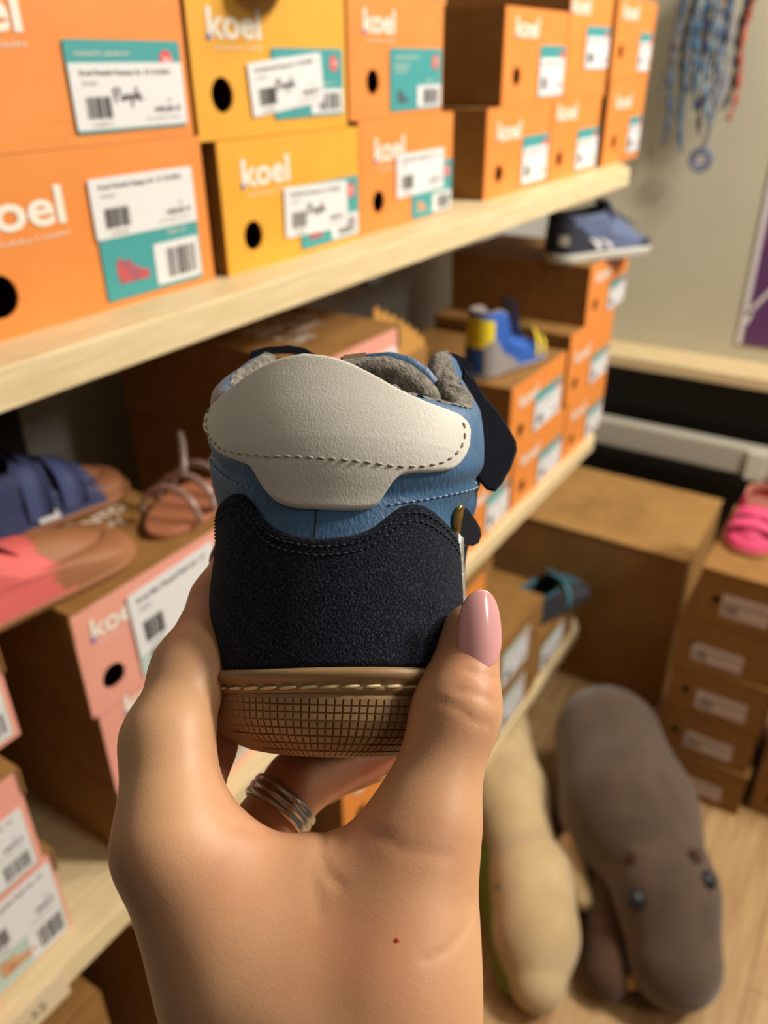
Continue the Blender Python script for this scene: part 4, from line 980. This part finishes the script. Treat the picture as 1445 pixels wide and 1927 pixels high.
# ---------------------------------------------------------------- display shoes
def small_shoe(name, loc, rz, label, L=.15, high=.045, upper=(60, 70, 90), sole=(210, 200, 180), sole_h=.010, straps=(), laces=None, heel=None, toe=None, collar=(50, 50, 60), counter=None, tag_c=None, stripes=None, width=.058, patch=None, hightop=False, toe_from=None):
    """low child's shoe, heel at local origin, toe towards local +x"""
    r = empty(name, loc, rz, label, 'shoe', 'display shoes standing on the boxes')
    s = L / .15; hw = width * 500; Lm = L * 1000; H = high * 1000; sh = sole_h * 1000
    F_ = dict(waist=2.0, a=[(0, hw * .78), (sh, hw * .84), (H, hw * .72)], b=[(0, 22 * s), (H, 20 * s)], y0=[(0, 1.5), (sh * .5, 0), (H * .6, 0), (H, 2)],
              L=[(0, Lm * .97), (sh * .5, Lm), (sh, Lm), (sh + 12, Lm * .97), (sh + 20, Lm * .86), (sh + 28, Lm * .66)] + ([(sh + 42, Lm * .52), (H, Lm * .46)] if hightop else [(H, Lm * .56)]) + [(H + 30, Lm * .46)],
              B=[(0, hw * .95), (sh, hw), (sh + 12, hw * .96), (sh + 24, hw * .86), (H, hw * .74), (H + 30, hw * .66)])
    def tr(P): P = np.asarray(P) * .001; return np.stack([P[..., 1], -P[..., 0], P[..., 2]], -1)
    um = mat('shoe_%d_%d_%d' % upper, upper, .7, bump=.2, bscale=500); smt = mat('sole_%d_%d_%d' % sole, sole, .55)
    n = 72; uz = np.linspace(-1, 1, n)
    zr = [0, 1, sh * .3, sh * .7, sh, sh + .6]; of = [-2, -.3, .8, 1.0, .6, -1]
    P = tr(np.stack([form(F_, uz, z + 0 * uz, o) for z, o in zip(zr, of)], 1)); Fc = gridF(n, len(zr)) + [tuple(i * len(zr) for i in range(n))]
    obj('sole', P.reshape(-1, 3), Fc, smt, r, True)
    zt = [(-1, sh + 16), (-.9, sh + 20), (-.8, sh + 27), (-.7, H * .92), (-.5, H * .9 if not hightop else H), (-.3, H * .9 if not hightop else H), (0, H), (.3, H * .9 if not hightop else H), (.5, H * .9 if not hightop else H), (.7, H * .92), (.8, sh + 27), (.9, sh + 20), (1, sh + 16)]
    nv = 16; U, V2 = np.meshgrid(uz, np.linspace(0, 1, nv), indexing='ij'); Z = sh - .5 + V2 * (lerp_tab(zt, U) - sh)
    up = obj('upper', tr(form(F_, U, Z, -.4 - 2 * sm((V2 - .85) / .15))).reshape(-1, 3), gridF(n, nv), um, r, True)
    # vamp roof
    ul = np.concatenate([-np.linspace(.70, 1, 16), np.linspace(.70, 1, 16)[::-1][1:]])
    R = form(F_, ul, lerp_tab(zt, ul), -2.4); c = np.array([0, Lm * .50, H * .93 if not hightop else sh + 50]); rows = [R * (1 - w) + c * w + np.array([0, 0, 7.0]) * math.sin(math.pi * w) * (1 - w) ** .3 for w in np.linspace(0, 1, 10)]
    VP = tr(np.array(rows)).reshape(-1, 3); VF = gridF(10, len(ul)); UP = np.array([v.co[:] for v in up.data.vertices])
    if toe_from:
        tm_ = mat('cap_%d_%d_%d' % toe, toe, .6); tv = toe_from * L
        fr = [f for f in VF if np.mean([VP[i][0] for i in f]) > tv]; bk = [f for f in VF if f not in fr]
        UF = gridF(n, nv); ufr = [tuple(i + len(VP) for i in f) for f in UF if np.mean([UP[i][0] for i in f]) > tv]
        obj('toe_cap', np.concatenate([VP, UP + [.0003, 0, 0]]) + [0, 0, .0004], fr + ufr, tm_, r, True); VF = bk
    obj('vamp', VP, VF, um, r, True)
    lm = mat('lining_%d_%d_%d' % collar, collar, .9, bump=.3, bscale=600)
    uc = np.linspace(-.72, .72, 50); rows = [form(F_, uc, lerp_tab(zt, uc) + dz, o) for dz, o in ((-.5, -2.2), (1.5, -2.8), (1.5, -5), (-1, -6), (-8, -6), (-18, -6))]
    obj('lining', tr(np.array(rows)).reshape(-1, 3), gridF(6, 50, flip=True), lm, r, True)
    ins = tr(form(F_, np.linspace(-.95, .95, 40), np.full(40, sh + 2.), -4)); obj('insole', ins, [tuple(range(40))], lm, r)
    # tongue
    tm = []
    for i in range(6):
        for j in range(7):
            w = i / 5; x = (j / 6 - .5) * 2
            tm.append((x * hw * .5, Lm * (.62 - .14 * w), sh + 24 + (H - sh - 14) * w - 3 * x * x))
    obj('tongue', tr(np.array(tm)), gridF(6, 7), lm if not laces else um, r, True)
    def band(nm, ua, ub, z0f, z1f, m, off=.5, k=14, q=6):
        us = np.linspace(ua, ub, k); w = np.linspace(0, 1, q)
        Z0 = np.array([z0f(u) for u in us]); Z1 = np.array([z1f(u) for u in us]); UU = np.repeat(us[:, None], q, 1); ZZ = Z0[:, None] * (1 - w) + Z1[:, None] * w
        return obj(nm, tr(form(F_, UU, ZZ, off)).reshape(-1, 3), gridF(k, q), m, r, True)
    if heel: band('heel_cap', -.28, .28, lambda u: sh + 1 if not hightop else H * .48, lambda u: H * .95 - 30 * abs(u), mat('cap_%d_%d_%d' % heel, heel, .7))
    if counter:
        for sg in (-1, 1):
            c = counter; us = np.linspace(.2, .52, 14)
            band('side_patch', sg * .14, sg * .50, lambda u: sh + .5, lambda u: sh + .6 + (H * .52) * math.sqrt(max(0, 1 - ((abs(u) - .28) / .225) ** 2)), mat('cap_%d_%d_%d' % c, c, .8), 1.1)
    if toe and not toe_from:
        ue_ = .52 if toe[0] > 140 else .72
        band('toe_cap', -1, -ue_, lambda u: sh, lambda u: sh + 15, mat('cap_%d_%d_%d' % toe, toe, .6)); band('toe_cap', ue_, 1, lambda u: sh, lambda u: sh + 15, mat('cap_%d_%d_%d' % toe, toe, .6))
    for sp_ in straps:
        xs, wd_, col = sp_; m = mat('strap_%d_%d_%d' % col, col, .7); P = []
        for i in range(15):
            a = -1 + 2 * i / 14
            for e in (0, 1):
                yy = (xs + wd_ * e) * Lm; k_ = min(1, max(0, (yy - Lm * .5) / (Lm * .5)))
                top = H * .99 + 4 - (H - sh - 17) * k_ ** .8; ww = hw * (.86 + .12 * min(1, k_ * 2)) * (1 if k_ < .7 else 1 - (k_ - .7))
                ang = a * math.pi / 2 * 1.05
                P.append((ww * math.sin(ang) * 1.03, yy, sh + 7 + (top - sh - 7) * max(0, math.cos(ang)) ** .6))
        P = np.array(P); n2 = len(P); Q = P + np.array([0, 0, 1.6]) + np.stack([np.sign(P[:, 0]) * .8, 0 * P[:, 0], 0 * P[:, 0]], 1)
        F = gridF(15, 2) + [tuple(x + n2 for x in q[::-1]) for q in gridF(15, 2)] + [(2 * i, 2 * i + 2, n2 + 2 * i + 2, n2 + 2 * i) for i in range(14)] + [(2 * i + 1, n2 + 2 * i + 1, n2 + 2 * i + 3, 2 * i + 3) for i in range(14)]
        obj('strap', tr(np.concatenate([P, Q])), F, m, r, True)
    if laces:
        mb = MB()
        for i in range(5):
            yy = Lm * (.80 - .065 * i); k_ = min(1, max(0, (yy - Lm * .5) / (Lm * .5))); zt_ = H * .99 + 3 - (H - sh - 17) * k_ ** .8
            pts = [tr(np.array((x * hw * .55, yy + (2 if i % 2 else -2) * x, zt_ + 2.5 - 4 * x * x))) for x in np.linspace(-1, 1, 9)]
            mb.tube(pts, .0018, 6)
        a0 = Lm * .53; mb.tube([tr(np.array((x, a0 + 3 * math.sin(x * .3), H + 7 - .02 * x * x))) for x in np.linspace(-22, 22, 12)], .0017, 6)
        mb.tube([tr(np.array((12 * math.cos(a) - 14, a0 + 5 * math.sin(a), H + 7 + 4 * math.sin(a)))) for a in np.linspace(0, 6.28, 14)], .0016, 6)
        mb.build('laces', mat('lace_%d_%d_%d' % laces, laces, .8), r, smooth=True)
    if patch:                                            # (u0, u1, z0, z1, colour) small flat tab
        for (u0, u1, z0, z1, c) in patch: band('tab', u0, u1, lambda u: z0, lambda u: z1, mat('tab_%d_%d_%d' % c, c, .6), 2.2, 6, 4)
    return r
ZR = .773 + .2718 + .1155
small_shoe('child_sneaker', (1.525, .600, ZR), math.radians(-30), 'grey and navy sneaker with pale sole on top of the orange stack', L=.245, high=.098, upper=(92, 106, 140), sole=(204, 204, 196), sole_h=.019, laces=(120, 126, 140), heel=(44, 48, 66), counter=(40, 44, 60), toe=(52, 56, 74), collar=(60, 60, 66), width=.088, patch=[(.43, .47, 24, 44, (220, 220, 225)), (.5, .53, 24, 44, (220, 220, 225)), (.12, .22, 36, 54, (176, 172, 160))])
small_shoe('child_boot', (1.212, .600, .773 + .2478), math.radians(-13), 'blue and yellow high ankle shoe standing on an orange box', L=.195, high=.115, upper=(40, 92, 180), sole=(150, 146, 150), sole_h=.009, straps=[(.70, .05, (236, 206, 60)), (.80, .05, (236, 206, 60))], heel=(238, 214, 40), counter=(142, 136, 134), toe=(120, 130, 150), collar=(150, 140, 135), width=.075, hightop=True)
small_shoe('child_sneaker', (1.49, .585, .2 + .1125), math.radians(-16), 'dark grey shoe with teal lacing on a kraft box of the bottom shelf', L=.255, high=.085, upper=(48, 50, 56), sole=(42, 42, 44), sole_h=.012, laces=(70, 130, 145), straps=[(.52, .04, (74, 140, 156))], collar=(60, 110, 124), width=.105, toe=(52, 52, 56))
small_shoe('child_shoe', (1.765, .150, .490 + .1222), math.radians(183), 'bright pink strap shoe with gum sole on top of the floor stack', L=.19, high=.085, upper=(214, 66, 112), sole=(196, 128, 84), sole_h=.011, straps=[(.56, .10, (226, 78, 124)), (.70, .10, (226, 78, 124))], collar=(200, 130, 110), width=.098)
zl = .773 + .2080 + .1150 + .0027
small_shoe('child_shoe', (.288, .702, zl + .001), math.radians(-8), 'navy strap shoe with a brown toe resting on the pink stacks', L=.225, high=.075, upper=(60, 68, 108), sole=(150, 100, 66), sole_h=.009, straps=[(.46, .11, (66, 76, 120)), (.62, .11, (66, 76, 120))], toe=(150, 96, 62), toe_from=.80, collar=(50, 50, 70), width=.075, patch=[(.52, .58, 12, 26, (225, 225, 225))])
small_shoe('child_shoe', (.178, .590, zl), math.radians(-4), 'coral pink shoe with a brown toe in front of the navy one', L=.25, high=.062, upper=(222, 104, 100), sole=(156, 104, 66), sole_h=.009, toe=(158, 104, 66), toe_from=.62, collar=(200, 90, 90), width=.086)
small_shoe('child_shoe', (.600, .535, .773 + .2364 + .1175 + .004), math.radians(-100), 'brown shoe toe hanging over the edge of the upper yellow box', L=.15, high=.05, upper=(150, 100, 60), sole=(196, 150, 80), sole_h=.008, collar=(120, 80, 50), width=.066) if False else None
small_shoe('child_shoe', (.665, .66, T + .1182 + .1179), math.radians(-92), 'shoe with a brown toe overhanging the upper yellow box, cut by the top edge', L=.16, high=.05, upper=(120, 84, 52), sole=(96, 66, 44), sole_h=.008, collar=(110, 80, 50), width=.07)

# clear plastic sandal with round studs on the printed lid
cs = empty('clear_sandal', (.505, .568, zl), math.radians(14), 'clear plastic sandal with round studs and a brown footbed on the printed lid', 'shoe', 'display shoes standing on the boxes')
clear = mat('clear_plastic', (226, 206, 196), .12, trans=.75, spec=.6)
fb = []
for i in range(32):
    a = 2 * math.pi * i / 32; fb.append((.062 * math.cos(a), .034 * math.sin(a) * (1 + .15 * math.cos(a))))
MB().prism(fb, 0, .008).build('footbed', mat('brown_footbed', (176, 112, 80), .5), cs, bevel=.002)
for x in (-.03, .0, .028):
    MB().tube([(x + .004 * math.sin(a), .033 * math.cos(a), .008 + .032 * math.sin(a)) for a in np.linspace(0, math.pi, 14)], .0035, 8).build('strap', clear, cs, smooth=True)
MB().tube([(.0, -.002, .040), (.012, .004, .050), (.026, .012, .062), (.036, .02, .070)], .0035, 8).build('strap', clear, cs, smooth=True)
for x, y, z in ((-.003, -.031, .018), (.026, -.033, .014)):
    m = MB(); R = [(.0001, .0052), (.004, .0048), (.0072, .0025), (.0075, 0), (.0001, -.0005)]
    m.grid(np.array([[(x + r * math.cos(a), y - .004 - h, z + r * math.sin(a)) for r, h in R] for a in np.linspace(0, 2 * math.pi, 21)[:-1]]), wrap_u=True).build('stud', clear, cs, smooth=True)
# ---------------------------------------------------------------- plush floor animals
pl_b = mat('brown_plush', (92, 74, 60), .95, var=(80, 64, 50), vscale=18, bump=.5, bscale=420, bdist=.002, sheen=.3)
pl_d = mat('dark_brown_plush', (78, 52, 34), .95, bump=.5, bscale=420, bdist=.002, sheen=.2)
pl_w = mat('beige_plush', (206, 182, 138), .95, var=(192, 166, 122), vscale=14, bump=.5, bscale=420, bdist=.002, sheen=.3)
pl_g = mat('olive_plush', (120, 130, 40), .95, bump=.5, bscale=420, bdist=.002)
bead = mat('dark_bead', (22, 28, 34), .5); 
def plush(name, f, lo, hi, m, parent, h=.006):
    V, F = nets(f, lo, hi, h); return fast_mesh(name, V - np.array(parent.location), F[:, ::-1], m, parent)
br = empty('plush_hippo', (1.25, .22, 0), 0, 'large dark brown plush animal lying on the floor, beaded eyes, head drooping forward', 'soft toy')
f = lambda P: smin(smin(rcone(P, (1.40, .31, .165), (1.24, .215, .150), .118, .130), rcone(P, (1.24, .20, .150), (1.10, .095, .150), .118, .088), .06), rcone(P, (1.10, .09, .140), (1.015, .045, .090), .086, .082), .04)
plush('body', f, (1.1 - .22, -.08, .0), (1.56, .50, .33), pl_b, br)
for a, b in (((1.10, .185, .085), (.955, .142, .044)), ((1.25, .30, .10), (1.13, .34, .036))):
    plush('leg', lambda P, a=a, b=b: rcone(P, a, b, .046, .042), (.88, .06, .0), (1.34, .42, .17), pl_d, br)
for c in ((1.085, .157, .205), (1.128, .062, .222)):
    plush('ear', lambda P, c=c: ell(P, c, (.020, .016, .030)), tuple(np.array(c) - .04), tuple(np.array(c) + .04), pl_d, br, .004)
for c in ((1.020, .132, .190), (1.104, .034, .214)):
    plush('eye', lambda P, c=c: ell(P, c, (.018, .018, .018)), tuple(np.array(c) - .028), tuple(np.array(c) + .028), bead, br, .003)
plush('tooth', lambda P: ell(P, (.955, .100, .060), (.014, .012, .012)), (.92, .07, .03), (.99, .13, .09), mat('tooth_cloth', (190, 150, 80), .9), br, .003)
bg = empty('plush_crocodile', (1.1, .4, 0), 0, 'beige plush animal with an olive underside lying beside the brown one', 'soft toy')
f = lambda P: smin(smin(rcone(P, (1.40, .58, .080), (1.20, .465, .088), .074, .088), rcone(P, (1.20, .46, .088), (1.07, .36, .080), .085, .070), .03), smin(rcone(P, (1.02, .325, .105), (.93, .275, .090), .082, .076), rcone(P, (.93, .275, .080), (.865, .243, .060), .070, .050), .03), .03)
plush('body', f, (.78, .16, .0), (1.5, .68, .2), pl_w, bg)
plush('underside', lambda P: smin(rcone(P, (1.0, .37, .060), (.865, .292, .034), .052, .030), rcone(P, (1.12, .46, .05), (1.0, .37, .055), .04, .05), .02), (.78, .2, .0), (1.2, .52, .13), pl_g, bg)
plush('ear', lambda P: smin(rcone(P, (1.13, .290, .105), (1.165, .268, .175), .028, .006), rcone(P, (1.13, .280, .100), (1.045, .225, .085), .020, .018), .02), (1.0, .17, .03), (1.2, .34, .20), pl_w, bg, .004)
plush('eye', lambda P: ell(P, (.955, .358, .130), (.014, .014, .014)), (.93, .33, .105), (.98, .385, .155), mat('teal_bead', (60, 90, 96), .3), bg, .003)
for o in COL.objects:                                   # flat print is one piece each
    if o.type == 'MESH' and o.name.split('.')[0] in ('lettering', 'small_lettering', 'barcode', 'handwriting', 'laces'): o['kind'] = 'stuff'
